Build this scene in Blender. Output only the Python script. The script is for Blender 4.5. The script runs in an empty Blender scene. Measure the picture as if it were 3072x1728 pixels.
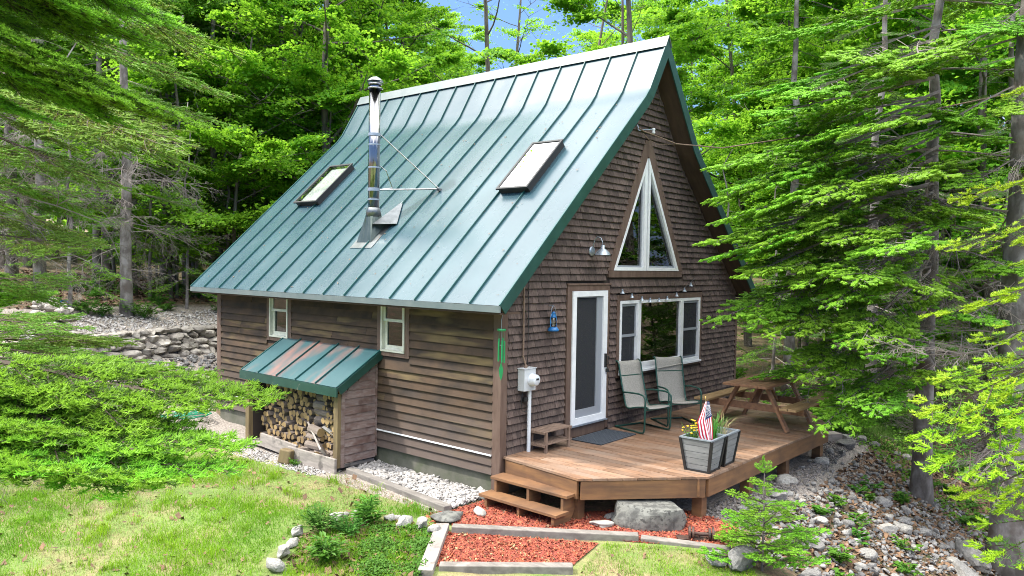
import bpy, math, random
import numpy as np
from math import radians as R_, sin, cos, pi, hypot, atan2, sqrt
from mathutils import Matrix, Vector

# ------------------------------------------------------------------ camera, world, sun
sc = bpy.context.scene
COL = sc.collection
CX, CY, CZ, YAW, PITCH, ROLL, FPX = -7.979, -7.0311, 2.6447, -.8613, -.0304, .0165, 2335.99
cd = bpy.data.cameras.new('camera'); cam = bpy.data.objects.new('camera', cd); COL.objects.link(cam)
fw = Vector((-sin(YAW)*cos(PITCH), cos(YAW)*cos(PITCH), sin(PITCH)))
rt = Vector((cos(YAW), sin(YAW), 0)); up = rt.cross(fw)
r2 = rt*cos(ROLL)+up*sin(ROLL); u2 = -rt*sin(ROLL)+up*cos(ROLL)
m = Matrix((r2, u2, -fw)).transposed().to_4x4(); m.translation = (CX, CY, CZ)
cam.matrix_world = m
cd.sensor_width = 36; cd.lens = 36*FPX/3072; cd.clip_start = .05; cd.clip_end = 600
sc.camera = cam

SUN = Vector((-.42, .44, .80)).normalized()
el = math.asin(SUN.z); az = atan2(SUN.x, SUN.y)
w = bpy.data.worlds.new('World'); sc.world = w; w.use_nodes = True
nt = w.node_tree; nt.nodes.clear()
def N(t, nt, **k):
    n = nt.nodes.new(t)
    for a, b in k.items(): setattr(n, a, b)
    return n
out = N('ShaderNodeOutputWorld', nt); bg = N('ShaderNodeBackground', nt); sky = N('ShaderNodeTexSky', nt)
sky.sky_type = 'NISHITA'; sky.sun_disc = False; sky.sun_elevation = el; sky.sun_rotation = az
sky.air_density = 1.0; sky.dust_density = .6; sky.ozone_density = 2.5
tc = N('ShaderNodeTexCoord', nt); nz = N('ShaderNodeTexNoise', nt); nz.inputs['Scale'].default_value = 2.6
nz.inputs['Detail'].default_value = 7; nz.inputs['Roughness'].default_value = .58
mp = N('ShaderNodeMapping', nt); mp.inputs['Scale'].default_value = (1, 1, 2.2); mp.inputs['Location'].default_value = (.35, .2, .1)
cr = N('ShaderNodeValToRGB', nt); cr.color_ramp.elements[0].position = .50; cr.color_ramp.elements[1].position = .66
mx = N('ShaderNodeMix', nt, data_type='RGBA')
mx.inputs['B'].default_value = (13.5, 13.4, 13.2, 1)
sz = N('ShaderNodeSeparateXYZ', nt); nt.links.new(tc.outputs['Generated'], sz.inputs[0])
elv = N('ShaderNodeMapRange', nt); elv.inputs[1].default_value = .30; elv.inputs[2].default_value = .60; elv.inputs[3].default_value = -.12; elv.inputs[4].default_value = .16
nt.links.new(sz.outputs[2], elv.inputs[0]); cadd = N('ShaderNodeMath', nt, operation='ADD'); nt.links.new(nz.outputs[0], cadd.inputs[0]); nt.links.new(elv.outputs[0], cadd.inputs[1])
bl = N('ShaderNodeMix', nt, data_type='RGBA'); bl.inputs['B'].default_value = (.55, 1.1, 2.4, 1)
bf = N('ShaderNodeMapRange', nt); bf.inputs[1].default_value = .35; bf.inputs[2].default_value = .7; bf.inputs[3].default_value = .85; bf.inputs[4].default_value = .1
nt.links.new(sz.outputs[2], bf.inputs[0]); nt.links.new(bf.outputs[0], bl.inputs['Factor']); nt.links.new(sky.outputs[0], bl.inputs['A'])
nt.links.new(tc.outputs['Generated'], mp.inputs['Vector']); nt.links.new(mp.outputs[0], nz.inputs['Vector'])
nt.links.new(cadd.outputs[0], cr.inputs[0]); nt.links.new(cr.outputs[0], mx.inputs['Factor'])
nt.links.new(bl.outputs['Result'], mx.inputs['A']); nt.links.new(mx.outputs['Result'], bg.inputs[0])
bg.inputs[1].default_value = .15; nt.links.new(bg.outputs[0], out.inputs[0])
ld = bpy.data.lights.new('sun', 'SUN'); ld.energy = 2.1; ld.angle = R_(2); ld.color = (1, .95, .86)
lo = bpy.data.objects.new('sun', ld); COL.objects.link(lo); lo.rotation_euler = SUN.to_track_quat('Z', 'Y').to_euler()
sc.view_settings.view_transform = 'Standard'; sc.view_settings.look = 'None'; sc.view_settings.gamma = 1
sc.view_settings.exposure = 1.6
try:
    c_ = sc.cycles; c_.use_denoising = True; c_.max_bounces = 12; c_.diffuse_bounces = 6; c_.glossy_bounces = 3
    c_.transmission_bounces = 8; c_.transparent_max_bounces = 12; c_.sample_clamp_indirect = 6; c_.filter_width = 1.0; c_.denoising_prefilter = 'NONE'
except Exception: pass

# ------------------------------------------------------------------ materials
def pm(name, c1, c2=None, scale=6, stretch=(1,1,1), rough=.75, bump=0, bscale=None, island=0, objr=0, detail=5,
       metal=0, ramp=(.35,.65), c3=None, s3=2., r3=(.5,.7), st3=(1,1,1), spec=.5, trans=0, tcol=None, zgrad=None, world=False, rvar=0, coat=0):
    """procedural Principled: c1/c2 mixed by noise, c3 as larger stains; island/objr = value variation per leaf, board, log or object"""
    M = bpy.data.materials.new(name); M.use_nodes = True; t = M.node_tree; t.nodes.clear(); L = t.links.new
    o = N('ShaderNodeOutputMaterial', t); b = N('ShaderNodeBsdfPrincipled', t)
    b.inputs['Roughness'].default_value = rough; b.inputs['Metallic'].default_value = metal
    b.inputs['Specular IOR Level'].default_value = spec; b.inputs['Coat Weight'].default_value = coat
    co = N('ShaderNodeTexCoord', t); geo = N('ShaderNodeNewGeometry', t); oi = N('ShaderNodeObjectInfo', t)
    src = geo.outputs['Position'] if world else co.outputs['Object']
    def noise(s, st, d=detail, off=True):
        mpn = N('ShaderNodeMapping', t); mpn.inputs['Scale'].default_value = st
        L(src, mpn.inputs['Vector'])
        if off and not world:
            cm = N('ShaderNodeCombineXYZ', t); mu = N('ShaderNodeMath', t, operation='MULTIPLY'); mu.inputs[1].default_value = 37
            ad = N('ShaderNodeMath', t, operation='MULTIPLY_ADD'); ad.inputs[1].default_value = 61 if island else 0
            L(oi.outputs['Random'], mu.inputs[0]); L(geo.outputs['Random Per Island'], ad.inputs[0]); L(mu.outputs[0], ad.inputs[2])
            L(ad.outputs[0], cm.inputs[0]); L(ad.outputs[0], cm.inputs[1]); L(cm.outputs[0], mpn.inputs['Location'])
        n = N('ShaderNodeTexNoise', t); n.inputs['Scale'].default_value = s; n.inputs['Detail'].default_value = d
        n.inputs['Roughness'].default_value = .6; L(mpn.outputs[0], n.inputs['Vector']); return n
    def ramp_(n, a, bb):
        r = N('ShaderNodeMapRange', t); r.inputs[1].default_value = a; r.inputs[2].default_value = bb; L(n, r.inputs[0]); return r.outputs[0]
    def mix(f, a, bcol):
        mm = N('ShaderNodeMix', t, data_type='RGBA')
        L(f, mm.inputs['Factor'])
        for s, v in (('A', a), ('B', bcol)):
            if isinstance(v, tuple): mm.inputs[s].default_value = (*v, 1)
            else: L(v, mm.inputs[s])
        return mm.outputs['Result']
    col = c1
    n1 = None
    if c2 is not None:
        n1 = noise(scale, stretch); col = mix(ramp_(n1.outputs[0], *ramp), c1, c2)
    if c3 is not None:
        n3 = noise(s3, st3, 3); col = mix(ramp_(n3.outputs[0], *r3), col, c3)
    if zgrad is not None:
        z0, z1, cz = zgrad; sp = N('ShaderNodeSeparateXYZ', t); L(src, sp.inputs[0])
        nn = noise(2.2, (1,1,1), 3); aa = N('ShaderNodeMath', t, operation='MULTIPLY_ADD'); aa.inputs[1].default_value = 1.1
        L(nn.outputs[0], aa.inputs[0]); L(sp.outputs[2], aa.inputs[2])
        col = mix(ramp_(aa.outputs[0], z0+.55, z1+.55), cz, col)
    if island or objr:
        hv = N('ShaderNodeHueSaturation', t)
        if isinstance(col, tuple): hv.inputs['Color'].default_value = (*col, 1)
        else: L(col, hv.inputs['Color'])
        a = N('ShaderNodeMath', t, operation='MULTIPLY_ADD'); a.inputs[1].default_value = 2*island; a.inputs[2].default_value = 1-island-objr
        L(geo.outputs['Random Per Island'], a.inputs[0])
        bnode = N('ShaderNodeMath', t, operation='MULTIPLY_ADD'); bnode.inputs[1].default_value = 2*objr
        L(oi.outputs['Random'], bnode.inputs[0]); L(a.outputs[0], bnode.inputs[2]); L(bnode.outputs[0], hv.inputs['Value'])
        if trans:
            h2 = N('ShaderNodeMath', t, operation='MULTIPLY_ADD'); h2.inputs[1].default_value = .026; h2.inputs[2].default_value = .487
            L(oi.outputs['Random'], h2.inputs[0]); L(h2.outputs[0], hv.inputs['Hue'])
        col = hv.outputs[0]
    if isinstance(col, tuple): b.inputs['Base Color'].default_value = (*col, 1)
    else: L(col, b.inputs['Base Color'])
    if rvar:
        nr = noise(1.3, (1,1,1), 4); mr = N('ShaderNodeMath', t, operation='MULTIPLY_ADD'); mr.inputs[1].default_value = rvar; mr.inputs[2].default_value = rough-rvar*.5
        L(nr.outputs[0], mr.inputs[0]); L(mr.outputs[0], b.inputs['Roughness'])
    if bump:
        nb = noise(bscale or scale*2, stretch); bp = N('ShaderNodeBump', t); bp.inputs['Strength'].default_value = min(1, bump*20 if bump < .05 else bump)
        bp.inputs['Distance'].default_value = bump if bump < .05 else .02
        L(nb.outputs[0], bp.inputs['Height']); L(bp.outputs[0], b.inputs['Normal'])
    if trans:
        tr = N('ShaderNodeBsdfTranslucent', t); ms = N('ShaderNodeMixShader', t); ms.inputs[0].default_value = trans
        if tcol: tr.inputs[0].default_value = (*tcol, 1)
        elif isinstance(col, tuple): tr.inputs[0].default_value = (*col, 1)
        else: L(col, tr.inputs[0])
        L(b.outputs[0], ms.inputs[1]); L(tr.outputs[0], ms.inputs[2]); L(ms.outputs[0], o.inputs[0])
    else: L(b.outputs[0], o.inputs[0])
    return M
def glass(name, tint=(.6,.65,.65), refl=.10):
    M = bpy.data.materials.new(name); M.use_nodes = True; t = M.node_tree; t.nodes.clear(); L = t.links.new
    o = N('ShaderNodeOutputMaterial', t); tr = N('ShaderNodeBsdfTransparent', t); tr.inputs[0].default_value = (*tint, 1)
    gl = N('ShaderNodeBsdfGlossy', t); gl.inputs['Roughness'].default_value = .015
    fr = N('ShaderNodeFresnel', t); fr.inputs[0].default_value = 1.55
    ma = N('ShaderNodeMath', t, operation='MULTIPLY_ADD'); ma.inputs[1].default_value = 1.1; ma.inputs[2].default_value = refl*.2; ma.use_clamp = True
    ms = N('ShaderNodeMixShader', t); L(fr.outputs[0], ma.inputs[0]); L(ma.outputs[0], ms.inputs[0]); L(tr.outputs[0], ms.inputs[1]); L(gl.outputs[0], ms.inputs[2]); L(ms.outputs[0], o.inputs[0])
    return M

MAT = {}
def defm(k, *a, **kw): MAT[k] = pm(k, *a, **kw)
defm('roof_metal', (.020,.055,.073), (.031,.075,.094), scale=.7, rough=.27, rvar=.12, detail=2, bump=.006, bscale=.8, spec=.8)
defm('green_trim', (.010,.042,.033), (.016,.06,.048), scale=5, rough=.4, c3=(.16,.15,.12), s3=14, r3=(.68,.72))
defm('seam_metal', (.012,.07,.07), rough=.35)
defm('ridge_metal', (.09,.12,.125), (.13,.155,.155), scale=3, rough=.4)
defm('shed_metal', (.018,.066,.078), (.026,.085,.095), scale=2, rough=.36, spec=.7, c3=(.24,.11,.085), s3=1.3, r3=(.46,.68), st3=(.5,1.3,.5), bump=.004, bscale=2)  # third colour lays broad soft reddish-brown patches over the green
defm('shingle', (.050,.032,.027), (.128,.092,.078), scale=9, stretch=(4,1,.7), rough=.9, island=.28, ramp=(.3,.7), bump=.006, bscale=30, c3=(.045,.03,.027), s3=1.2, r3=(.52,.75))
defm('siding', (.074,.043,.023), (.024,.016,.011), scale=1.6, stretch=(1,1.2,1.6), rough=.85, island=.13, ramp=(.36,.66), c3=(.17,.12,.05), s3=1.5, r3=(.54,.72), st3=(1,.4,2.2), zgrad=(-.3,.75,(.092,.068,.058)), bump=.003, bscale=40)
defm('shed_siding', (.16,.10,.085), (.24,.19,.175), scale=5, stretch=(1,.6,4), rough=.9, island=.15, c3=(.10,.055,.045), s3=3, r3=(.5,.7), bump=.003, bscale=30)
defm('brown_trim', (.085,.05,.036), (.13,.085,.065), scale=6, stretch=(2,2,.4), rough=.8, island=.1)
defm('soffit', (.075,.045,.03), (.05,.03,.02), scale=4, stretch=(.5,3,1), rough=.9)
defm('sheath', (.03,.021,.017), rough=.95)
defm('concrete', (.13,.125,.10), (.075,.08,.055), scale=3, rough=.95, c3=(.07,.085,.045), s3=2, r3=(.5,.7), bump=.01, bscale=20)
defm('white', (.74,.76,.78), (.66,.68,.70), scale=8, rough=.45)
defm('white_aged', (.60,.61,.52), (.45,.46,.38), scale=6, rough=.5)
defm('grey_sash', (.25,.27,.30), rough=.5)
defm('screen', (.028,.03,.032), rough=.8)
defm('interior', (.05,.035,.025), (.03,.02,.015), scale=3, rough=.9)
defm('curtain', (.42,.38,.12), rough=.9)
defm('steel', (.30,.30,.31), (.17,.17,.18), scale=3, stretch=(6,6,.5), rough=.14, metal=1)
defm('galv', (.34,.38,.43), (.26,.31,.37), scale=14, rough=.42, metal=.6)
defm('flash', (.20,.215,.22), (.12,.13,.135), scale=6, rough=.35, metal=.8)
defm('dark_flash', (.05,.07,.06), (.09,.11,.10), scale=5, rough=.3, metal=.5)
defm('sky_frame', (.012,.013,.015), rough=.5)
defm('deck', (.26,.143,.080), (.135,.076,.047), scale=5, stretch=(5,.35,1), rough=.6, island=.2, c3=(.24,.17,.125), s3=1.1, r3=(.40,.68), bump=.003, bscale=30)
defm('deckrim', (.22,.11,.045), (.12,.06,.03), scale=4, stretch=(.4,.4,3), rough=.65, c3=(.08,.045,.025), s3=2.2, r3=(.5,.75), bump=.002, bscale=30)
defm('table', (.27,.14,.07), (.18,.09,.05), scale=6, stretch=(.4,3,3), rough=.6, island=.12, bump=.002, bscale=30)
defm('bench', (.34,.22,.10), (.24,.15,.07), scale=6, stretch=(.4,3,3), rough=.6, island=.12)
defm('greywood', (.33,.29,.26), (.21,.185,.165), scale=6, stretch=(.6,.6,3), rough=.9, c3=(.12,.105,.095), s3=5, r3=(.55,.7), bump=.005, bscale=25)
defm('palewood', (.20,.182,.162), (.125,.112,.10), scale=5, stretch=(3,.7,3), rough=.9, c3=(.25,.225,.2), s3=4, r3=(.55,.75), bump=.004, bscale=25)
defm('postwood', (.19,.14,.065), (.12,.085,.045), scale=4, stretch=(3,3,.5), rough=.8)
defm('rackwood', (.22,.15,.11), (.15,.10,.075), scale=8, rough=.85, island=.15)
defm('logend', (.36,.25,.11), (.22,.14,.065), scale=14, rough=.9, objr=.32)
defm('bark', (.14,.105,.085), (.24,.20,.17), scale=10, stretch=(3,3,.7), rough=.95, objr=.25, bump=.01)
defm('tree_bark', (.10,.088,.08), (.23,.215,.205), scale=5, stretch=(1,1,.55), rough=.95, objr=.12, ramp=(.4,.6), bump=.03, bscale=7, c3=(.09,.07,.055), s3=2.5, r3=(.5,.7))
defm('maple_bark', (.085,.07,.06), (.16,.14,.12), scale=6, stretch=(2,2,.4), rough=.95, objr=.2, bump=.02, bscale=9)
defm('twig', (.15,.125,.11), (.24,.21,.19), scale=9, rough=.95, objr=.2)
defm('brown_twig', (.06,.042,.030), rough=.9)
defm('rock', (.24,.23,.22), (.13,.125,.12), scale=7, rough=.9, objr=.25, c3=(.12,.12,.11), s3=13, r3=(.5,.64), bump=.015, bscale=16)
defm('rock_pale', (.34,.33,.305), (.19,.18,.165), scale=6, rough=.9, objr=.15, c3=(.22,.20,.17), s3=5, r3=(.55,.7), bump=.012, bscale=14)
defm('boulder', (.15,.15,.135), (.07,.07,.065), scale=6, rough=.92, ramp=(.42,.58), c3=(.06,.06,.055), s3=17, r3=(.54,.62), bump=.02, bscale=12)
defm('wallstone', (.36,.33,.29), (.21,.19,.165), scale=5, rough=.9, island=.28, c3=(.10,.085,.07), s3=6, r3=(.5,.65), bump=.015, bscale=12)
defm('pebble', (.38,.36,.34), (.27,.255,.24), scale=12, rough=.8, island=.3)
defm('gravel_dark', (.20,.18,.17), (.13,.12,.115), scale=12, rough=.85, island=.45)
defm('smallrock', (.21,.205,.20), (.11,.105,.10), scale=10, rough=.9, island=.4, bump=.01)
defm('mulch', (.38,.095,.042), (.19,.045,.025), scale=9, rough=.85, island=.55, ramp=(.42,.58))
defm('leaf_litter', (.19,.11,.06), (.10,.058,.034), scale=14, rough=.85, island=.4)
defm('straw', (.34,.29,.14), rough=.8, island=.25, trans=.25)
defm('grass', (.23,.40,.022), (.13,.29,.016), scale=.5, rough=.7, island=.3, spec=.18, trans=.42, world=True, ramp=(.4,.6))
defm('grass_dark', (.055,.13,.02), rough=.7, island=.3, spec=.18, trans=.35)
defm('groundcover', (.09,.21,.03), (.06,.15,.02), scale=4, rough=.6, island=.3, spec=.18, trans=.35)
defm('plant_leaf', (.08,.20,.022), rough=.45, island=.25, spec=.18, trans=.35)
defm('maple', (.16,.36,.025), (.09,.25,.02), scale=.9, rough=.5, island=.3, objr=.2, spec=.18, trans=.5, tcol=(.33,.62,.04))
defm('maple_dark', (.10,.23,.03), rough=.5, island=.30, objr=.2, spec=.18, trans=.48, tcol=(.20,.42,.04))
defm('needle', (.060,.14,.018), rough=.5, island=.3, objr=.2, spec=.18, trans=.33)
defm('needle_olive', (.19,.235,.04), rough=.5, island=.3, objr=.2, spec=.18, trans=.30)
defm('needle_new', (.21,.43,.035), rough=.45, island=.22, objr=.12, spec=.18, trans=.42)
defm('needle_lime', (.30,.46,.025), rough=.45, island=.2, objr=.1, spec=.18, trans=.45)
defm('needle_mid', (.085,.21,.02), rough=.45, island=.25, objr=.15, spec=.18, trans=.42)
defm('chairgreen', (.012,.06,.045), rough=.35)
defm('sling', (.33,.315,.285), (.25,.24,.215), scale=60, rough=.85, detail=3, trans=.1)
defm('planter', (.20,.205,.205), (.14,.145,.145), scale=7, stretch=(.6,.6,3), rough=.8, island=.1)
defm('black', (.012,.013,.014), rough=.45)
defm('iron', (.03,.026,.024), (.10,.05,.035), scale=14, rough=.6, metal=.3)
defm('soil', (.05,.035,.025), rough=1)
defm('mat_rubber', (.035,.045,.06), (.055,.065,.08), scale=60, rough=.75)
defm('blue', (.01,.11,.32), (.02,.14,.35), scale=8, rough=.35)
defm('chime', (.01,.22,.07), rough=.35)
defm('hose', (.015,.25,.13), rough=.4)
defm('yellow', (.85,.55,.02), rough=.6, island=.15)
defm('grassy', (.07,.21,.03), rough=.5, island=.25, spec=.18, trans=.3)
defm('flag_red', (.50,.015,.05), rough=.7, trans=.2); defm('flag_white', (.80,.80,.84), rough=.7, trans=.2); defm('flag_blue', (.015,.03,.12), rough=.7, trans=.1)
defm('gold', (.7,.5,.15), rough=.3, metal=.7)
defm('meterbox', (.52,.54,.56), (.44,.46,.48), scale=9, rough=.45)
defm('conduit', (.55,.58,.62), rough=.4)
defm('rust_leaf', (.45,.10,.03), rough=.7, island=.3)
defm('tarp', (.03,.10,.35), rough=.4)
M = bpy.data.materials.new('mesh_screen'); M.use_nodes = True; t = M.node_tree; t.nodes.clear(); MAT['mesh_screen'] = M
ms_ = N('ShaderNodeMixShader', t); ms_.inputs[0].default_value = .62; a_ = N('ShaderNodeBsdfTransparent', t); d_ = N('ShaderNodeBsdfDiffuse', t); d_.inputs[0].default_value = (.05,.053,.058,1); o_ = N('ShaderNodeOutputMaterial', t)
t.links.new(a_.outputs[0], ms_.inputs[1]); t.links.new(d_.outputs[0], ms_.inputs[2]); t.links.new(ms_.outputs[0], o_.inputs[0])
MAT['pane'] = glass('pane'); MAT['clear'] = glass('clear', (.9,.9,.85)); MAT['skyglass'] = glass('skyglass', (.96,.98,.97), .9); defm('blind', (.62,.66,.64), (.36,.40,.38), scale=3, rough=.8)

# ------------------------------------------------------------------ helpers
def tag(o, label=None, cat=None, group=None, kind=None):
    for k, v in (('label', label), ('category', cat), ('group', group), ('kind', kind)):
        if v: o[k] = v
    return o
def empty(name, label, cat, loc=(0,0,0), rz=0, group=None):
    o = bpy.data.objects.new(name, None); COL.objects.link(o); o.location = loc; o.rotation_euler = (0,0,rz); o.empty_display_size = .1
    return tag(o, label, cat, group)
def link(name, me, parent=None, loc=None, rot=None, scale=None):
    o = bpy.data.objects.new(name, me); COL.objects.link(o)
    if parent: o.parent = parent
    if loc is not None: o.location = loc
    if rot is not None: o.rotation_euler = rot
    if scale is not None: o.scale = (scale,)*3 if isinstance(scale, (int, float)) else scale
    return o
def np_mesh(name, V, F, mats, MI=None, smooth=False, k=None):
    """V (n,3), F (m,k) with constant k"""
    V = np.ascontiguousarray(V, np.float32); F = np.ascontiguousarray(F, np.int32); k = F.shape[1]
    me = bpy.data.meshes.new(name); me.vertices.add(len(V)); me.vertices.foreach_set('co', V.ravel())
    me.loops.add(F.size); me.loops.foreach_set('vertex_index', F.ravel())
    me.polygons.add(len(F)); me.polygons.foreach_set('loop_start', np.arange(0, F.size, k, dtype=np.int32))
    if MI is not None: me.polygons.foreach_set('material_index', np.ascontiguousarray(MI, np.int32))
    me.polygons.foreach_set('use_smooth', np.full(len(F), bool(smooth)))
    for mm in mats: me.materials.append(MAT[mm])
    me.update(calc_edges=True); return me
class MB:
    def __init__(s): s.v = []; s.f = []; s.m = []; s.mi = 0
    def add(s, vs, fs, mi=None):
        o = len(s.v); s.v += [tuple(map(float, v)) for v in vs]; s.f += [[o+i for i in f] for f in fs]; s.m += [s.mi if mi is None else mi]*len(fs); return s
    def box(s, x0, x1, y0, y1, z0, z1, mi=None):
        vs = [(x,y,z) for z in (z0,z1) for y in (y0,y1) for x in (x0,x1)]
        return s.add(vs, [(0,2,3,1),(4,5,7,6),(0,1,5,4),(2,6,7,3),(0,4,6,2),(1,3,7,5)], mi)
    def beam(s, a, b, w, h, upv=(0,0,1), mi=None, ext=0):
        a = Vector(a); b = Vector(b); d = (b-a).normalized(); a = a-d*ext; b = b+d*ext
        sd = d.cross(Vector(upv)).normalized()*w/2; u = sd.cross(d).normalized()*h/2
        vs = [p+i*sd+j*u for p in (a,b) for i, j in ((-1,-1),(1,-1),(1,1),(-1,1))]
        return s.add(vs, [(0,1,2,3),(7,6,5,4),(0,4,5,1),(1,5,6,2),(2,6,7,3),(3,7,4,0)], mi)
    def tube(s, pts, r, n=8, mi=None, cap=True):
        pts = [Vector(p) for p in pts]; rs = r if isinstance(r, (list, tuple)) else [r]*len(pts)
        vs = []; pu = None
        for i, p in enumerate(pts):
            d = (pts[min(i+1, len(pts)-1)]-pts[max(i-1, 0)]).normalized()
            if pu is None: pu = Vector((0,0,1)) if abs(d.z) < .9 else Vector((1,0,0))
            sd = d.cross(pu).normalized(); pu = sd.cross(d).normalized()
            vs += [p+(sd*cos(2*pi*k/n)+pu*sin(2*pi*k/n))*rs[i] for k in range(n)]
        fs = [(i*n+k, i*n+(k+1)%n, (i+1)*n+(k+1)%n, (i+1)*n+k) for i in range(len(pts)-1) for k in range(n)]
        if cap: fs += [tuple(range(n))[::-1], tuple(range((len(pts)-1)*n, len(pts)*n))]
        return s.add(vs, fs, mi)
    def lathe(s, prof, c=(0,0,0), n=20, mi=None, axis=2):
        vs = []
        for r, z in prof:
            for k in range(n):
                a = 2*pi*k/n; q = (r*cos(a), r*sin(a), z)
                if axis == 1: q = (q[0], -q[2], q[1])
                vs.append((c[0]+q[0], c[1]+q[1], c[2]+q[2]))
        return s.add(vs, [(i*n+k, i*n+(k+1)%n, (i+1)*n+(k+1)%n, (i+1)*n+k) for i in range(len(prof)-1) for k in range(n)], mi)
    def prism(s, poly, f, d0, d1, mi=None):
        """poly 2D list, f(u,v,d)->xyz"""
        n = len(poly); vs = [f(u,v,d0) for u, v in poly]+[f(u,v,d1) for u, v in poly]
        return s.add(vs, [tuple(range(n)), tuple(range(n, 2*n))[::-1]]+[(i, i+n, (i+1)%n+n, (i+1)%n) for i in range(n)], mi)
    def ring(s, outer, inner, f, d0, d1, mi=None):
        n = len(outer); vs = [f(u,v,d) for d in (d0,d1) for P in (outer, inner) for u, v in P]
        fs = []
        for i in range(n):
            j = (i+1)%n
            fs += [(i,j,n+j,n+i), (2*n+i,3*n+i,3*n+j,2*n+j), (i,2*n+i,2*n+j,j), (n+i,n+j,3*n+j,3*n+i)]
        return s.add(vs, fs, mi)
    def mesh(s, name, mats, smooth=False):
        me = bpy.data.meshes.new(name); me.from_pydata(s.v, [], s.f)
        for mm in ([mats] if isinstance(mats, str) else mats): me.materials.append(MAT[mm])
        me.polygons.foreach_set('material_index', s.m)
        if smooth: me.polygons.foreach_set('use_smooth', [True]*len(s.f))
        me.validate(); me.update()
        import bmesh
        bm = bmesh.new(); bm.from_mesh(me); bmesh.ops.recalc_face_normals(bm, faces=bm.faces); bm.to_mesh(me); bm.free()
        return me
    def build(s, name, mats, parent=None, smooth=False, bev=0, loc=None, rot=None):
        o = link(name, s.mesh(name, mats, smooth), parent, loc, rot)
        if bev:
            b = o.modifiers.new('bevel', 'BEVEL'); b.width = bev; b.segments = 2; b.limit_method = 'ANGLE'
        return o
def inset(P, ws):
    """inset convex CCW polygon; ws one width or one per edge"""
    n = len(P); ws = ws if isinstance(ws, (list, tuple)) else [ws]*n; lines = []
    for i in range(n):
        (x0,y0), (x1,y1) = P[i], P[(i+1)%n]; dx, dy = x1-x0, y1-y0; l = hypot(dx, dy); nx, ny = -dy/l, dx/l
        lines.append((x0+nx*ws[i], y0+ny*ws[i], dx, dy))
    out = []
    for i in range(n):
        x0,y0,dx,dy = lines[i-1]; x1,y1,ex,ey = lines[i]; D = dx*ey-dy*ex
        t = ((x1-x0)*ey-(y1-y0)*ex)/D; out.append((x0+dx*t, y0+dy*t))
    return out
def clip(P, a, b, c):
    """keep a*x+b*y<=c"""
    out = []
    for i in range(len(P)):
        p, q = P[i-1], P[i]; dp, dq = a*p[0]+b*p[1]-c, a*q[0]+b*q[1]-c
        if (dp <= 0) != (dq <= 0): t = dp/(dp-dq); out.append((p[0]+(q[0]-p[0])*t, p[1]+(q[1]-p[1])*t))
        if dq <= 0: out.append(q)
    return out
FY = lambda u, v, d: (u, d, v)     # polygon in the gable plane (x,z)
FX = lambda u, v, d: (d, u, v)     # polygon in the side wall plane (y,z)
FZ = lambda u, v, d: (u, v, d)
def rect(a, b, c, d): return [(a,c),(b,c),(b,d),(a,d)]
def sst(a, b, x):
    t = np.clip((x-a)/(b-a), 0, 1); return t*t*(3-2*t)
def gh(x, y):
    """terrain height; deck top is z=0"""
    x = np.asarray(x, float); y = np.asarray(y, float)
    dn = (x+1.38)*-.86+(y+.47)*-.5
    z = -.57-.10*np.clip(dn,0,6)*sst(7,1,y)
    z = z+sst(7.0,10.4,y-.12*x)*.95
    wl = y-(10.55+.20*x)
    z = z+(sst(-.05,.12,wl)*.5+sst(.1,2.9,wl)*.45)*sst(-6,-2.2,x)*sst(9,6,x)
    z = z+.06*np.clip(y-12,0,30)*sst(14,-2,x)+.02*np.clip(y-12,0,30)
    s = (-(y+3.0)+.09*(x-1.0))*.98
    z = z-.50*np.clip(s,0,3.2)*sst(-.3,1.3,x)-.06*np.clip(x-8,0,20)*sst(2,-4,y)
    return z
G = lambda x, y: float(gh(x, y))
# ------------------------------------------------------------------ terrain
rng = np.random.default_rng(7)
def axis(segs):
    a = [segs[0][0]]
    for x0, x1, st in segs: a += list(np.arange(a[-1]+st, x1+st*.5, st))
    return np.array(a)
gx = axis([(-60,-12,4),(-12,-8,.5),(-8,9,.14),(9,16,.5),(16,40,2),(40,140,10)])
gy = axis([(-60,-12,4),(-12,-7,.5),(-7,13,.14),(13,24,.6),(24,60,3),(60,160,10)])
X, Y = np.meshgrid(gx, gy); Z = gh(X, Y)
fine = ((X > -8)&(X < 12)&(Y > -9)&(Y < 20))
Z = Z+np.where(fine, .02*np.sin(X*3.1+1.3*np.sin(Y*2.2))*np.cos(Y*2.7+np.sin(X*1.7)), 0)*np.where((X > -1.6)&(Y < 3), .3, 1)
Z = Z+np.where(Y+X > 42, (Y+X-42)*.055, 0)
V = np.stack([X.ravel(), Y.ravel(), Z.ravel()], 1); nx_, ny_ = len(gx), len(gy)
idx = np.arange(nx_*ny_).reshape(ny_, nx_)
F = np.stack([idx[:-1,:-1].ravel(), idx[:-1,1:].ravel(), idx[1:,1:].ravel(), idx[1:,:-1].ravel()], 1)
M = bpy.data.materials.new('terrain'); M.use_nodes = True; t = M.node_tree; t.nodes.clear(); L = t.links.new
o_ = N('ShaderNodeOutputMaterial', t); b_ = N('ShaderNodeBsdfPrincipled', t); b_.inputs['Roughness'].default_value = .95; L(b_.outputs[0], o_.inputs[0])
at = N('ShaderNodeAttribute', t); at.attribute_name = 'zone'; sp_ = N('ShaderNodeSeparateColor', t); L(at.outputs['Color'], sp_.inputs[0])
ge = N('ShaderNodeNewGeometry', t)
def gn(s, d=6, r=.6):
    n = N('ShaderNodeTexNoise', t); n.inputs['Scale'].default_value = s; n.inputs['Detail'].default_value = d; n.inputs['Roughness'].default_value = r
    L(ge.outputs['Position'], n.inputs['Vector']); return n.outputs[0]
def rm(v, a, b2):
    r = N('ShaderNodeMapRange', t); r.inputs[1].default_value = a; r.inputs[2].default_value = b2; L(v, r.inputs[0]); return r.outputs[0]
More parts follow.
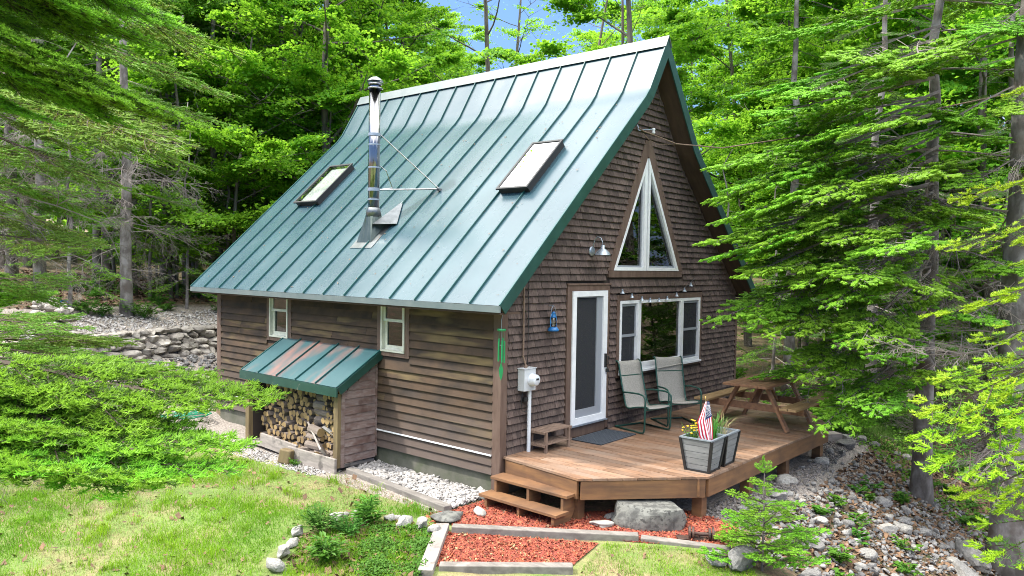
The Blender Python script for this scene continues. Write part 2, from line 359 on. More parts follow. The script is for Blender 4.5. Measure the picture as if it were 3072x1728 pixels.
def mxc(f, a, b2):
    q = N('ShaderNodeMix', t, data_type='RGBA'); L(f, q.inputs['Factor'])
    for s_, v in (('A', a), ('B', b2)):
        if isinstance(v, tuple): q.inputs[s_].default_value = (*v, 1)
        else: L(v, q.inputs[s_])
    return q.outputs['Result']
def addm(a, b2, k):
    q = N('ShaderNodeMath', t, operation='MULTIPLY_ADD'); q.inputs[1].default_value = k; L(a, q.inputs[0]); L(b2, q.inputs[2]); return q.outputs[0]
lawn_c = mxc(rm(gn(1.3), .46, .64), mxc(rm(gn(30), .35, .65), (.10,.17,.03), (.15,.20,.045)), mxc(rm(gn(24), .35, .65), (.27,.23,.11), (.18,.15,.07)))
wood_c = mxc(rm(gn(16), .4, .6), (.13,.08,.05), mxc(rm(gn(3), .4, .6), (.24,.15,.09), (.05,.09,.02)))
grav_c = mxc(rm(gn(34, 4), .38, .62), (.17,.14,.12), (.36,.32,.28))
c0 = mxc(rm(addm(gn(5), sp_.outputs[0], .35), .5, .8), wood_c, lawn_c)
c0 = mxc(rm(addm(gn(5), sp_.outputs[2], .35), .5, .8), c0, grav_c)
L(c0, b_.inputs['Base Color']); bp_ = N('ShaderNodeBump', t); bp_.inputs['Distance'].default_value = .04; bp_.inputs['Strength'].default_value = .8
L(gn(28), bp_.inputs['Height']); L(bp_.outputs[0], b_.inputs['Normal']); MAT['terrain'] = M
def lawn_mask(x, y):
    m1 = sst(8.6, 7.4, y)*sst(-.1, -.5, x+ (y < 2.5)*(.86-.105*(y)) )        # left of the cabin
    m2 = (x < .2)&(y < -1.9)&(y > -5)
    return np.maximum(np.where(y > -1.2-.0*x, m1, sst(-.8,-1.6,x)), m2*1.)*sst(-30,-20,x+0)
zone = np.zeros((len(V), 4), np.float32); zone[:,3] = 1
zone[:,0] = lawn_mask(V[:,0], V[:,1])
gm = sst(7.6,8.6,V[:,1])*sst(14.2,12.6,V[:,1])*sst(-5,-3,V[:,0])*sst(9,7,V[:,0])
gm2 = sst(-3.6,-3.0,V[:,1])*sst(.9,1.6,V[:,0])*sst(8.2,7.2,V[:,0])*(V[:,1] < 4)
gm3 = ((V[:,0] > -1.05)&(V[:,0] < .1)&(V[:,1] > .2)&(V[:,1] < 8)).astype(float)
zone[:,2] = np.maximum(np.maximum(gm, gm2), gm3)
me = np_mesh('ground', V, F, ['terrain'], smooth=True)
ca = me.color_attributes.new('zone', 'FLOAT_COLOR', 'POINT'); ca.data.foreach_set('color', zone.ravel())
tag(link('ground', me), kind='structure')

# mulch beds laid as thin sheets over the ground
def sheet(name, poly, mk, dz=.012, st=.12):
    xs = [p[0] for p in poly]; ys = [p[1] for p in poly]; b = MB()
    nxx = int((max(xs)-min(xs))/st)+1; nyy = int((max(ys)-min(ys))/st)+1
    for i in range(nxx):
        for j in range(nyy):
            P = poly
            x0 = min(xs)+i*st; y0 = min(ys)+j*st
            for a, bb, c in ((-1,0,-x0),(1,0,x0+st),(0,-1,-y0),(0,1,y0+st)):
                P = clip(P, a, bb, c)
                if len(P) < 3: break
            if len(P) >= 3: b.add([(x, y, G(x, y)+dz) for x, y in P], [tuple(range(len(P)))])
    return tag(b.build(name, mk), kind='structure')
defm('mulch_base', (.26,.05,.03), (.17,.035,.025), scale=22, rough=.95, bump=.02, bscale=40, world=True)
UP_BED = [(-1.30,-.40),(-.15,-2.42),(.38,-3.20),(1.25,-2.95),(1.25,-2.0),(.1,-1.1),(.0,.05),(-.86,.05)]
LO_BED = [(-2.16,-.98),(-1.28,-2.12),(-.52,-2.02),(-1.46,-.46)]
sheet('mulch_bed', UP_BED, 'mulch_base'); sheet('mulch_step', LO_BED, 'mulch_base')

def inpoly(P, x, y):
    c = np.zeros(len(x), bool); n = len(P)
    for i in range(n):
        (x0,y0), (x1,y1) = P[i], P[i-1]
        k = ((y0 > y) != (y1 > y)) & (x < (x1-x0)*(y-y0)/(y1-y0+1e-12)+x0); c ^= k
    return c
def scatter(poly, n, seed):
    g = np.random.default_rng(seed); xs = [p[0] for p in poly]; ys = [p[1] for p in poly]
    x = g.uniform(min(xs), max(xs), n*3); y = g.uniform(min(ys), max(ys), n*3); k = inpoly(poly, x, y); return x[k][:n], y[k][:n], g
def flakes(name, poly, n, seed, size, asp, mk, lift=.02, tilt=.5, label=None, P=None):
    """loose flat bits lying at random tilts"""
    x, y, g = scatter(poly, n, seed) if P is None else (P[0], P[1], np.random.default_rng(seed)); n = len(x); z = gh(x, y)+g.uniform(.3,1,n)*lift
    a = g.uniform(0, 2*pi, n); ln = size*g.uniform(.6,1.5,n); wd = ln*asp*g.uniform(.6,1.4,n)
    u = np.stack([np.cos(a), np.sin(a), g.normal(0,tilt,n)], 1); v = np.stack([-np.sin(a), np.cos(a), g.normal(0,tilt,n)], 1)
    c = np.stack([x,y,z],1); u = u*ln[:,None]/2; v = v*wd[:,None]/2
    V = np.stack([c-u-v*.7, c+u*.7-v, c+u+v*.7, c-u*.7+v], 1).reshape(-1,3); F = np.arange(4*n).reshape(n,4)
    return tag(link(name, np_mesh(name, V, F, [mk])), label, name.replace('_',' '), kind='stuff')
flakes('wood_chips', UP_BED, 11000, 3, .032, .38, 'mulch', label='red dyed wood chips around the deck steps')
flakes('fallen_leaves', UP_BED, 420, 71, .03, .6, 'leaf_litter', lift=.03, label='dead leaf bits on the upper red wood chips'); flakes('fallen_leaves', LO_BED, 200, 72, .03, .6, 'straw', lift=.03, label='pale leaf bits on the lower red wood chips')
flakes('wood_chips', [(-.86,.05),(-1.36,-.36),(-1.5,-.2),(-1.2,.2)], 160, 73, .03, .38, 'mulch', label='spilt red wood chips by the flat brown-grey stone')
flakes('wood_chips', LO_BED, 5200, 4, .032, .38, 'mulch', label='red dyed wood chips between the two grey timbers')

# ------------------------------------------------------------------ cabin
W_, L_ = 7.37, 7.51
PROF = [(-.457,2.105),(3.02,5.378),(3.15,5.53),(3.684,6.436),(4.80,4.82),(4.87,4.735),(7.56,2.128)]
Y0, Y1 = -.38, 7.78
def rz(x):
    for (a,za), (b,zb) in zip(PROF, PROF[1:]):
        if a <= x <= b: return za+(zb-za)*(x-a)/(b-a)
    return 2.
cabin = empty('cabin', 'brown shingled cabin with a steep green metal roof and a chimney pipe', 'cabin', (W_/2, L_/2, -.57))
def C(b, name, mats, **k):
    o = b.build(name, mats, **k); o.parent = cabin; o.matrix_parent_inverse = Matrix.Translation((-W_/2, -L_/2, .57)); return o
def sub(b, name, mats, par, **k):
    o = b.build(name, mats, **k); o.parent = par; o.matrix_parent_inverse = Matrix.Identity(4); return o
# foundation
b = MB(); b.box(.02, W_-.02, .02, L_-.02, -1.6, -.25); C(b, 'foundation', 'concrete')
# walls as thin sheathing with real openings
def wall(f, u0, u1, top, holes, mi=0, d=0., bot=-.25):
    b = MB(); br = sorted({u0, u1}|{q for h in holes for q in h['u']}|set(h_ for h_ in ([p[0] for p in PROF] if f is FY else []) if u0 < h_ < u1))
    for a, c in zip(br, br[1:]):
        mid = (a+c)/2; segs = []
        for h in holes:
            if h['u'][0] <= mid <= h['u'][-1]:
                g = lambda arr, x: float(np.interp(x, h['u'], arr)); e = 1e-6
                segs.append((g(h['lo'],a+e), g(h['lo'],c-e), g(h['hi'],a+e), g(h['hi'],c-e)))
        segs.sort(); la, lc = bot, bot
        for s0, s1, s2, s3 in segs+[(top(a), top(c), 0, 0)]:
            vs = [f(a,la,d), f(c,lc,d), f(c,s1,d), f(a,s0,d)]; vs += [f(a,la,d+.1), f(c,lc,d+.1), f(c,s1,d+.1), f(a,s0,d+.1)]
            b.add(vs, [(0,1,2,3),(7,6,5,4)]+[(i,i+4,(i+1)%4+4,(i+1)%4) for i in range(4)]); la, lc = s2, s3
    return b
DOOR = (1.58, 2.52, .19, 2.25); PW = (2.91, 5.72, .88, 2.07); TA = (3.70, 4.52); TB = (2.696, 4.83, 2.573)
SW = [(1.94, 2.49, 1.25, 2.03), (5.065, 5.65, 1.25, 2.03)]
gh_ = [dict(u=[DOOR[0], DOOR[1]], lo=[DOOR[2]]*2, hi=[DOOR[3]]*2), dict(u=[PW[0], PW[1]], lo=[PW[2]]*2, hi=[PW[3]]*2),
       dict(u=[TB[0], TA[0], TB[1]], lo=[TB[2]]*3, hi=[TB[2]+.001, TA[1], TB[2]+.001])]
C(wall(FY, 0, W_, lambda x: rz(x)-.13, gh_), 'gable_wall', 'sheath')
C(wall(FX, .1, L_-.1, lambda y: 2.36, [dict(u=[a,c], lo=[l]*2, hi=[h]*2) for a,c,l,h in SW]), 'side_wall', 'sheath')
C(wall(FY, 0, W_, lambda x: rz(x)-.13, [], d=L_-.1), 'gable_wall', 'sheath')
C(wall(FX, .1, L_-.1, lambda y: 2.1, [], d=W_-.1), 'side_wall', 'sheath')
b = MB(); b.box(.1, W_-.1, .1, L_-.1, -.02, .02); C(b, 'floor', 'interior')
b = MB(); b.prism([(.1,.02),(W_-.1,.02),(W_-.1,2.1),(4.9,4.5),(3.68,6.1),(3.0,5.1),(.1,2.4)], FY, 3.2, 3.26); C(b, 'inner_wall', 'interior')
b = MB(); b.box(.1, W_-.1, 1.4, 3.2, 2.34, 2.38); C(b, 'loft_floor', 'interior')
# shingles: one wedge each
def shingles():
    g = random.Random(5); b = MB(); ex = .105; z = .0; row = 0
    holes = [(1.43, 2.62, .0, 2.36), (2.82, 5.82, .80, 2.17)]
    while z < 6.1:
        x = -.06*g.random()
        while x < W_:
            wd = g.uniform(.07,.19); x0, x1 = max(x, .105), min(x+wd, W_-.06); x += wd
            zt = z+ex
            # trim by the roof line
            while x1 > x0+.02 and rz(x1)-.15 < zt: x1 -= .02
            while x1 > x0+.02 and rz(x0)-.15 < zt: x0 += .02
            if x1-x0 < .025: continue
            parts = [(x0, x1)]
            hs = [(a, c) for a, c, l, h in holes if zt > l+.02 and z < h-.04]
            if 2.44 < z+ex*.6 < 4.80:
                k = max(0, (4.80-z-ex*.3)/(4.80-2.44)); hs.append((TA[0]-1.165*k-.05, TA[0]+1.29*k+.05)) if k > 0 else None
            for a, c in hs:
                parts = [q for p in parts for q in ((p[0], min(p[1], a)), (max(p[0], c), p[1])) if q[1]-q[0] > .015]
            for p0, p1 in parts:
                zb = z-g.uniform(0,.006); t0 = g.uniform(.038,.050); p1 -= g.choice((.002,.002,.003,.006))
                vs = [(p0,-t0,zb),(p1,-t0,zb),(p1,-.002,zb),(p0,-.002,zb),(p0,-.005,zt+.012),(p1,-.005,zt+.012)]
                b.add(vs, [(0,1,5,4),(0,3,2,1),(0,4,3),(1,2,5)])
        z += ex; row += 1
    return b
C(shingles(), 'shingle_siding', 'shingle')
def lap(plane, u0, u1, ztop, holes, sgn, name, mk='siding', z0=-.27, ex=.125, par=None, slope=None):
    g = random.Random(9); b = MB(); z = z0
    while z < ztop-.03:
        u = u0; zt = min(z+ex, ztop)
        while u < u1-.01:
            e = min(u+g.uniform(2.2,3.9), u1)
            if u1-e < .5: e = u1
            parts = [(u+.002, e-.002)]
            for a, c, l, h in holes:
                if zt > l+.02 and z < h-.02: parts = [q for p in parts for q in ((p[0], min(p[1], a)), (max(p[0], c), p[1])) if q[1]-q[0] > .02]
            for p0, p1 in parts:
                if slope: p1 = min(p1, slope(z+ex))
                if p1-p0 < .03: continue
                t0 = .040+g.uniform(-.003,.005); q = plane
                vs = [q(p0,z,-t0*sgn), q(p1,z,-t0*sgn), q(p1,z,0), q(p0,z,0), q(p0,zt+.014,-.005*sgn), q(p1,zt+.014,-.005*sgn)]
                b.add(vs, [(0,1,5,4),(0,3,2,1),(0,4,3),(1,2,5)])
            u = e
        z += ex
    return b
ho = [(a-.10, c+.10, l-.06, h+.4) for a, c, l, h in SW]
C(lap(FX, .11, L_-.11, 2.07, ho+[(2.6,5.1,-.27,.62)], 1, 'x'), 'lap_siding', 'siding')
C(lap(lambda u, v, d: (W_+d, u, v), .11, L_-.11, 2.05, [], -1, 'x'), 'lap_siding', 'siding')
C(lap(lambda u, v, d: (u, L_+d, v), .11, W_-.11, 2.05, [], -1, 'x'), 'lap_siding', 'siding')
for q in ((.115,2.60),(5.12,L_-.115)): b = MB(); b.box(-.045,-.002,*q,-.012,.008); C(b, 'drip_strip', 'white')
for q in ((-.032,.0,-.034,.115,-.50,2.06), (.0,.10,-.034,-.0,-.30,2.10), (-.032,.0,L_-.115,L_+.03,-.30,2.06), (0,.1,L_,L_+.03,-.3,2.1), (W_-.05,W_+.03,-.034,0,-.30,2.0), (W_,W_+.03,0,.11,-.30,2.0)):
    b = MB(); b.box(*q); C(b, 'corner_board', 'brown_trim')
# casings of door, windows
b = MB()
b.box(1.46,1.575,-.036,0,.03,2.34); b.box(2.525,2.60,-.036,0,.03,2.34); b.box(1.575,2.525,-.036,0,2.255,2.34); b.box(1.45,2.62,-.05,0,2.342,2.37)
b.box(1.575,2.525,-.028,0,.0,.185)
b.box(2.83,2.905,-.036,0,.80,2.17); b.box(5.725,5.80,-.036,0,.80,2.17); b.box(2.905,5.725,-.036,0,2.075,2.17); b.box(2.905,5.725,-.03,0,.80,.875)
b.box(2.55,4.97,-.045,0,2.46,2.565)
C(b, 'casing', 'brown_trim')
b = MB(); outer = [(2.52,2.568),(4.995,2.568),(3.80,4.80),(3.61,4.80)]
inner = [(2.69,2.570),(4.835,2.570),(TA[0]+.006,4.53),(TA[0]-.006,4.53)]
b.ring(outer, inner, FY, -.04, -.001); C(b, 'casing', 'brown_trim')
b = MB()
for a, c, l, h in SW: b.box(-.034,0,a-.10,a-.004,l-.07,2.06); b.box(-.034,0,c+.004,c+.10,l-.07,2.06); b.box(-.03,0,a-.004,c+.004,l-.07,l-.004); C(b, 'casing', 'brown_trim'); b = MB()
# glazed storm door
d = MB(); P = [(DOOR[0],DOOR[2]),(DOOR[1],DOOR[2]),(DOOR[1],DOOR[3]),(DOOR[0],DOOR[3])]; I = inset(P, [.10,.115,.085,.095])
d.ring(P, I, FY, -.055, .02); door = C(d, 'storm_door', 'white')
d = MB(); I2 = inset(I, [.12,.15,.02,.012]); d.ring(I, I2, FY, -.03, .03); o = C(d, 'sash', 'grey_sash'); 
d = MB(); d.prism(I2, FY, .0, .006); C(d, 'pane', 'pane')
d = MB(); d.prism(I2, FY, -.012, -.010); C(d, 'screen', 'mesh_screen')
d = MB(); d.box(2.445,2.475,-.09,-.055,1.02,1.24); d.tube([(2.46,-.07,1.22),(2.46,-.12,1.20),(2.46,-.12,1.08),(2.46,-.07,1.05)], .009, 6); C(d, 'handle', 'black')
d = MB(); d.box(1.56,2.54,-.075,-.0,.165,.188); C(d, 'threshold', 'galv')
# picture window: two flanking double hung sashes and a fixed light
d = MB(); P = rect(*PW); d.ring(P, inset(P, [.055,.05,.05,.05]), FY, -.045, .03)
for x in (3.50, 5.00): d.box(x-.055, x+.055, -.05, .03, PW[2]+.055, PW[3]-.05)
d.box(3.555,4.945,-.05,.03,PW[2]+.055,PW[2]+.12); win = C(d, 'window', 'white')
d = MB(); d.box(2.88,5.75,-.075,-.045,.845,.878); C(d, 'sill', 'white')
for a, c in ((2.96,3.445),(5.055,5.67)):
    d = MB(); P = rect(a, c, 1.46, 2.02); d.ring(P, inset(P, .045), FY, -.02, .02); P = rect(a, c, .935, 1.50); d.ring(P, inset(P, [.06,.05,.04,.05]), FY, .022, .055); C(d, 'sash', 'grey_sash')
    d = MB(); d.box(a+.04, c-.04, .0, .005, 1.5, 1.98); d.box(a+.04, c-.04, .036, .041, .99, 1.46); C(d, 'pane', 'pane')
    d = MB(); d.box(a+.04, c-.04, -.012, -.010, .98, 1.98); C(d, 'screen', 'mesh_screen')
d = MB(); d.box(3.555,4.945,-.005,.001,1.0,2.02); C(d, 'pane', 'pane')
d = MB()
for k in range(14): x = 4.68+k*.018; d.box(x, x+.016, .13+.02*(k%2), .15+.02*(k%2), .92, 2.04)
C(d, 'curtain', 'curtain')
# triangular window pair
for s in (-1, 1):
    ap, xb = (TA[0]+s*.022, TA[1]-.02), (TB[0] if s < 0 else TB[1])
    P = [(xb, TB[2]), (ap[0], TB[2]), ap] if s < 0 else [(ap[0], TB[2]), (xb, TB[2]), ap]
    I = inset(P, [.055,.085,.045]) if s < 0 else inset(P, [.055,.06,.06])
    d = MB(); d.ring(P, I, FY, -.05, .04); C(d, 'window', 'white')
    I2 = inset(I, .03); d = MB(); d.ring(I, I2, FY, -.01, .04); C(d, 'sash', 'grey_sash'); d = MB(); d.prism(I2, FY, .01, .015); C(d, 'pane', 'pane')
# narrow windows of the side wall
for a, c, l, h in SW:
    d = MB(); P = rect(a, c, l, h); d.ring(P, inset(P, [.03,.03,.03,.03]), FX, -.05, .03); C(d, 'window', 'white_aged')
    d = MB(); P = rect(a+.03, c-.03, 1.72, h-.03); d.ring(P, inset(P, [.045,.05,.04,.05]), FX, -.02, .01)
    P = rect(a+.03, c-.03, l+.03, 1.76); d.ring(P, inset(P, [.07,.06,.04,.06]), FX, .012, .045); C(d, 'sash', 'white_aged')
    d = MB(); d.box(-.004,.001,a+.08,c-.08,1.76,h-.07); d.box(.026,.031,a+.08,c-.08,l+.09,1.73); C(d, 'pane', 'pane')
    d = MB(); d.box(.12,.125,a,c,l,h); C(d, 'screen', 'screen')
# roof: metal skin, wooden underside, trims, seams, ridge cap
def offs(P, d):
    out = []
    for i, p in enumerate(P):
        ns = []
        for a, c in ((P[i-1], p) if i else None, (p, P[i+1]) if i < len(P)-1 else None) if 0 < i < len(P)-1 else ([(p, P[1])] if i == 0 else [(P[-2], p)]):
            l = hypot(c[0]-a[0], c[1]-a[1]); ns.append((-(c[1]-a[1])/l, (c[0]-a[0])/l))
        n = (sum(q[0] for q in ns), sum(q[1] for q in ns)); k = 1/(1+sum(ns[0][j]*ns[-1][j] for j in (0,1))) if len(ns) > 1 else 1
        out.append((p[0]+n[0]*k*d, p[1]+n[1]*k*d))
    return out
def strip(P, d0, d1, y0, y1):
    A, B = offs(P, d0), offs(P, d1); b = MB(); n = len(P)
    for i in range(n-1):
        vs = [(q[0], y, q[1]) for y in (y0, y1) for q in (A[i], A[i+1], B[i+1], B[i])]
        b.add(vs, [(0,1,2,3),(7,6,5,4),(0,4,5,1),(2,6,7,3)]+([(0,3,7,4)] if i == 0 else [])+([(1,5,6,2)] if i == n-2 else []))
    return b
# metal skin subdivided so that it can bow a little between the seams
Pf = []
for (a,za), (c,zc) in zip(PROF, PROF[1:]):
    n = max(1, int(hypot(c-a, zc-za)/.12)); Pf += [(a+(c-a)*k/n, za+(zc-za)*k/n) for k in range(n)]
Pf.append(PROF[-1]); Pa = offs(Pf, 0.); ys = np.linspace(Y0, Y1, 121); rr = np.random.default_rng(3)
Vr = []; A1, A2 = rr.uniform(0,6,15), rr.uniform(.6,1.4,15)
for j, y in enumerate(ys):
    u = (y-Y0)/.544; bay = min(14, int(u)); f_ = u-int(u)
    for i, (px, pz) in enumerate(Pa):
        q = offs(Pf, .0); bow = .0022*sin(pi*f_)**2*sin(i*.33*A2[bay]+A1[bay])
        nx, nz = (-.686,.728) if px < 3 else ((-.86,.5) if px < 3.68 else (.82,.57))
        Vr.append((px+nx*bow, y, pz+nz*bow))
nP = len(Pa); idx = np.arange(nP*len(ys)).reshape(len(ys), nP)
Fr = np.stack([idx[:-1,:-1].ravel(), idx[:-1,1:].ravel(), idx[1:,1:].ravel(), idx[1:,:-1].ravel()], 1)
o = link('roof', np_mesh('roof', np.array(Vr), Fr, ['roof_metal'], smooth=True)); o.parent = cabin; o.matrix_parent_inverse = Matrix.Translation((-W_/2,-L_/2,.57)); roof = o
o.data.shade_smooth() if hasattr(o.data, 'shade_smooth') else None
def roofpart(b, name, mats, par=None, **k):
    o = b.build(name, mats, **k); o.parent = par or roof
    if par is None: o.matrix_parent_inverse = Matrix.Identity(4)
    return o
roofpart(strip(PROF, -.11, -.004, Y0+.02, Y1-.02), 'soffit', 'soffit')
roofpart(strip(PROF, -.15, .006, Y0-.004, Y0+.018), 'rake_trim', 'green_trim'); roofpart(strip(PROF, -.15, .006, Y1-.018, Y1+.004), 'rake_trim', 'green_trim')
for q in ((PROF[0][0]-.015, PROF[0][0]+.012, Y0, Y1, 2.015, 2.10), (PROF[-1][0]-.012, PROF[-1][0]+.015, Y0, Y1, 2.03, 2.12)): b = MB(); b.box(*q); roofpart(b, 'eave_trim', 'ridge_metal')
for q in ((-.44,-.02,Y0+.03,Y1-.03,1.985,2.01), (W_+.02, W_+.17, Y0+.03, Y1-.03, 1.99, 2.012)): b = MB(); b.box(*q); roofpart(b, 'soffit', 'soffit')
b = MB()
for k in range(1, 15):
    y = Y0+k*.544
    segs = [PROF[:4], PROF[3:]]
    for P in segs:
        e = strip(P, .0, .032, y-.008, y+.008); b.add(e.v, e.f)
for y in (Y0+.01, Y1-.01):
    for P in (PROF[:4], PROF[3:]): e = strip(P, .0, .02, y-.012, y+.012); b.add(e.v, e.f)
roofpart(b, 'standing_seams', 'seam_metal')
q1 = (3.684-.075, 6.436-.128); q2 = (3.684+.08, 6.436-.118)
b = strip([q1, (3.684, 6.45), q2], .028, .036, Y0-.02, Y1+.02); roofpart(b, 'ridge_cap', 'ridge_metal')
# skylights
NR = Vector((-.6855,0,.7280)); TR = Vector((.7280,0,.6855)); O_ = Vector((-.457,0,2.105))
def rp(s, y, h): v = O_+TR*s+NR*h; return (v.x, y, v.z)
def rbox(b, s0, s1, y0, y1, h0, h1):
    vs = [rp(s, y, h) for h in (h0,h1) for y in (y0,y1) for s in (s0,s1)]
    b.add(vs, [(0,1,3,2),(4,6,7,5),(0,4,5,1),(2,3,7,6),(0,2,6,4),(1,5,7,3)])
for y0, y1 in ((.585,1.225),(6.01,6.78)):
    b = MB(); f3 = lambda u, v, d: rp(u, v, d)
    P = rect(2.42,3.60,y0+.018,y1-.018); b.ring(P, inset(P, .022), f3, .0, .10); P = rect(2.385,3.60+.02,y0,y1); b.ring(P, inset(P, .038), f3, .098, .125); s_ = roofpart(b, 'skylight', 'sky_frame')
    b = MB(); b.add([rp(2.42,y0+.036,.112),rp(3.585,y0+.036,.112),rp(3.585,y1-.036,.112),rp(2.42,y1-.036,.112)], [(0,1,2,3)]); roofpart(b, 'pane', 'skyglass', s_)
    b = MB(); rbox(b, 2.445,3.575,y0+.044,y1-.044,.035,.05); roofpart(b, 'shade', 'blind', s_)
# chimney pipe
PX, PY = .66, 3.56
b = MB(); b.tube([(PX,PY,3.35),(PX,PY,5.62)], .098, 28); pipe = C(b, 'chimney_pipe', 'steel', smooth=True)
def P_(b, n, mk, **k): return roofpart(b, n, mk, pipe, **k)
b = MB()
for z in (3.72, 4.66, 3.88, 4.27): b.lathe([(.099,z-.012),(.105,z-.012),(.105,z+.012),(.099,z+.012)], (PX,PY,0), 28)
for z in (3.89, 4.83): b.lathe([(.1,z-.025),(.109,z-.025),(.109,z+.025),(.1,z+.025)], (PX,PY,0), 28)
P_(b, 'band', 'galv', smooth=False)
b = MB(); b.lathe([(.13,5.60),(.135,5.61),(.135,5.625),(.10,5.63)], (PX,PY,0), 28); b.lathe([(.085,5.62),(.085,5.70)], (PX,PY,0), 20)
b.lathe([(.115,5.67),(.12,5.68),(.12,5.70),(.10,5.715)], (PX,PY,0), 28); b.lathe([(.0,5.83),(.05,5.82),(.10,5.785),(.14,5.745),(.14,5.735),(.0,5.74)], (PX,PY,0), 28); P_(b, 'rain_cap', 'steel', smooth=True)
b = MB(); b.lathe([(.10,3.58),(.115,3.56),(.14,3.42),(.12,3.42)], (PX,PY,0), 24); P_(b, 'storm_collar', 'flash', smooth=True)
b = MB(); n = 20; top = [(PX+.135*cos(2*pi*k/n+pi/4), PY+.135*sin(2*pi*k/n+pi/4), 3.44) for k in range(n)]
def sq(k):
    a = 2*pi*k/n+pi/4; c, s = cos(a), sin(a); q = max(abs(c), abs(s)); u, v = c/q, s/q; xx = PX+u*.2-.0; return rp((xx-O_.x)/.728+.0, PY+v*.19, .012)
bot = [sq(k) for k in range(n)]
b.add(top+bot, [(k,(k+1)%n,n+(k+1)%n,n+k) for k in range(n)]); P_(b, 'flashing_cone', 'dark_flash')
b = MB(); rbox(b, 1.12,1.75,PY-.32,PY+.25,.004,.010); P_(b, 'flashing_sheet', 'flash')
b = MB(); tip = Vector(rp(1.50, PY-.2, .22)); A = Vector(rp(1.72,PY-.47,.02)); B = Vector(rp(2.35,PY-.10,.02)); Cc = Vector(rp(1.62,PY+.2,.02))
b.add([tip,A,B,Cc], [(0,1,2),(0,2,3)]); b.add([tip+Vector((0,0,-.01)),A,B,Cc], [(0,2,1)]); o = P_(b, 'cricket', 'flash')
sol = o.modifiers.new('thickness', 'SOLIDIFY'); sol.thickness = .004
b = MB(); an = rp(2.62, 2.74, .03)
b.tube([(PX+.07,PY-.08,4.83), an], .011, 6); b.tube([(PX+.07,PY-.08,3.89), an], .016, 6); b.tube([(PX+.09,PY-.06,4.30),(PX+.17,PY-.12,4.22),(PX+.28,PY-.16,3.93)], .008, 6); b.tube([(PX+.1,PY-.1,3.90),(PX+.28,PY-.16,3.93)], .012, 6)
b.box(an[0]-.04,an[0]+.04,an[1]-.03,an[1]+.03,an[2]-.03,an[2]+.01); P_(b, 'brace', 'steel')

# ------------------------------------------------------------------ firewood shed against the side wall
shed = empty('firewood_shed', 'small lean-to firewood shed with a green metal roof blotched with reddish brown', 'shed', (-.4, 3.85, -.5))
def S(b, name, mk, par=shed, **k): return sub_(b, name, mk, par, (-.4,3.85,-.5), **k)
def sub_(b, name, mk, par, org, **k):
    o = b.build(name, mk, **k); o.parent = par; o.matrix_parent_inverse = Matrix.Translation((-org[0],-org[1],-org[2])) if par.parent is None and par.type == 'EMPTY' else Matrix.Identity(4); return o
SP = [(-.86,.745),(0,1.263)]
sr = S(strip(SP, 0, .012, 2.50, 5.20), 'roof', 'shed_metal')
for k in range(1,5): S(strip(SP, .01, .038, 2.5+.54*k-.008, 2.5+.54*k+.008), 'standing_seam', 'seam_metal', sr)
for y in (2.51, 5.19): S(strip(SP, .01, .025, y-.012, y+.012), 'edge_seam', 'seam_metal', sr)
b = strip(SP, -.12, -.001, 2.485, 2.51); S(b, 'rake_trim', 'green_trim', sr); S(strip(SP, -.12, -.001, 5.19, 5.215), 'rake_trim', 'green_trim', sr)
b = MB(); b.box(-.885,-.86,2.485,5.215,.61,.745); S(b, 'fascia', 'green_trim', sr)
S(strip(SP, -.05, -.002, 2.52, 5.18), 'soffit', 'soffit', sr)
for y0, s in ((2.60,1),(5.10,-1)):
    f = lambda u, v, d: (u, y0+d, v)
    b = MB(); b.prism([(-.70,-.46),(-.02,-.42),(-.02,1.16),(-.70,.74)], f, .004*s, .02*s); S(b, 'side_wall', 'sheath')
    b = MB(); g = random.Random(3); z = -.44
    while z < 1.1:
        x0 = -.68 if z < .60 else -.68+(z+.10-.72)/.60
        if x0 < -.1: vs = [(x0,-.018,z),(-.05,-.018,z),(-.05,0,z),(x0,0,z),(x0+(.0 if z<.55 else .10),-.003,z+.135),(-.05,-.003,z+.135)]; b.add([(v[0], y0+v[1]*s, v[2]) for v in vs], [(0,1,5,4),(0,3,2,1),(0,4,3),(1,2,5)])
        z += .123
    S(b, 'siding', 'shed_siding')
    b = MB(); b.box(-.06,-.033,y0-.035*s,y0+.005,-.42,1.15); S(b, 'corner_board', 'shed_siding')
    b = MB(); b.box(-.72,-.665,y0-.035*s,y0+.0*s-.0,-.50,.66); S(b, 'corner_board', 'shed_siding')
    b = MB(); b.box(-.78,-.70,y0-.01,y0+.09,-.50,.64); S(b, 'post', 'postwood')
b = MB(); b.box(-.75,-.03,2.63,5.1,-.52,-.47); S(b, 'floor', 'greywood')
b = MB(); b.box(-.06,-.03,2.63,5.1,-.47,1.1); S(b, 'back_wall', 'sheath')
# boards around its foot
def board(name, label, cat, a, c, w, h, mk='greywood', rz=None, group=None, bev=.004, upv=(0,0,1)):
    a, c = Vector(a), Vector(c); mid = (a+c)/2; b = MB(); b.beam(a-mid, c-mid, w, h, upv)
    o = b.build(name, mk, bev=bev, loc=mid); return tag(o, label, cat, group)
board('retaining_board', 'long weathered grey board on edge in front of the firewood shed post', 'board', (-.83,2.56,-.46), (-.88,3.72,-.44), .045, .235)
board('retaining_board', 'dark grey board on edge behind the wood block at the shed foot', 'board', (-.80,3.62,-.42), (-.74,4.75,-.40), .045, .22)
board('loose_board', 'grey plank leaning out of the firewood shed onto the front board', 'board', (-.80,2.88,-.33), (-.52,3.62,-.05), .03, .25, upv=(-.6,.1,.8))
b = MB(); b.box(-.09,.09,-.1,.1,-.09,.13); o = b.build('wood_block', 'postwood', bev=.02, loc=(-.99,3.62,-.47), rot=(.15,.1,.5)); tag(o, 'squat brown wood block standing in front of the grey boards', 'block')
b = MB(); 
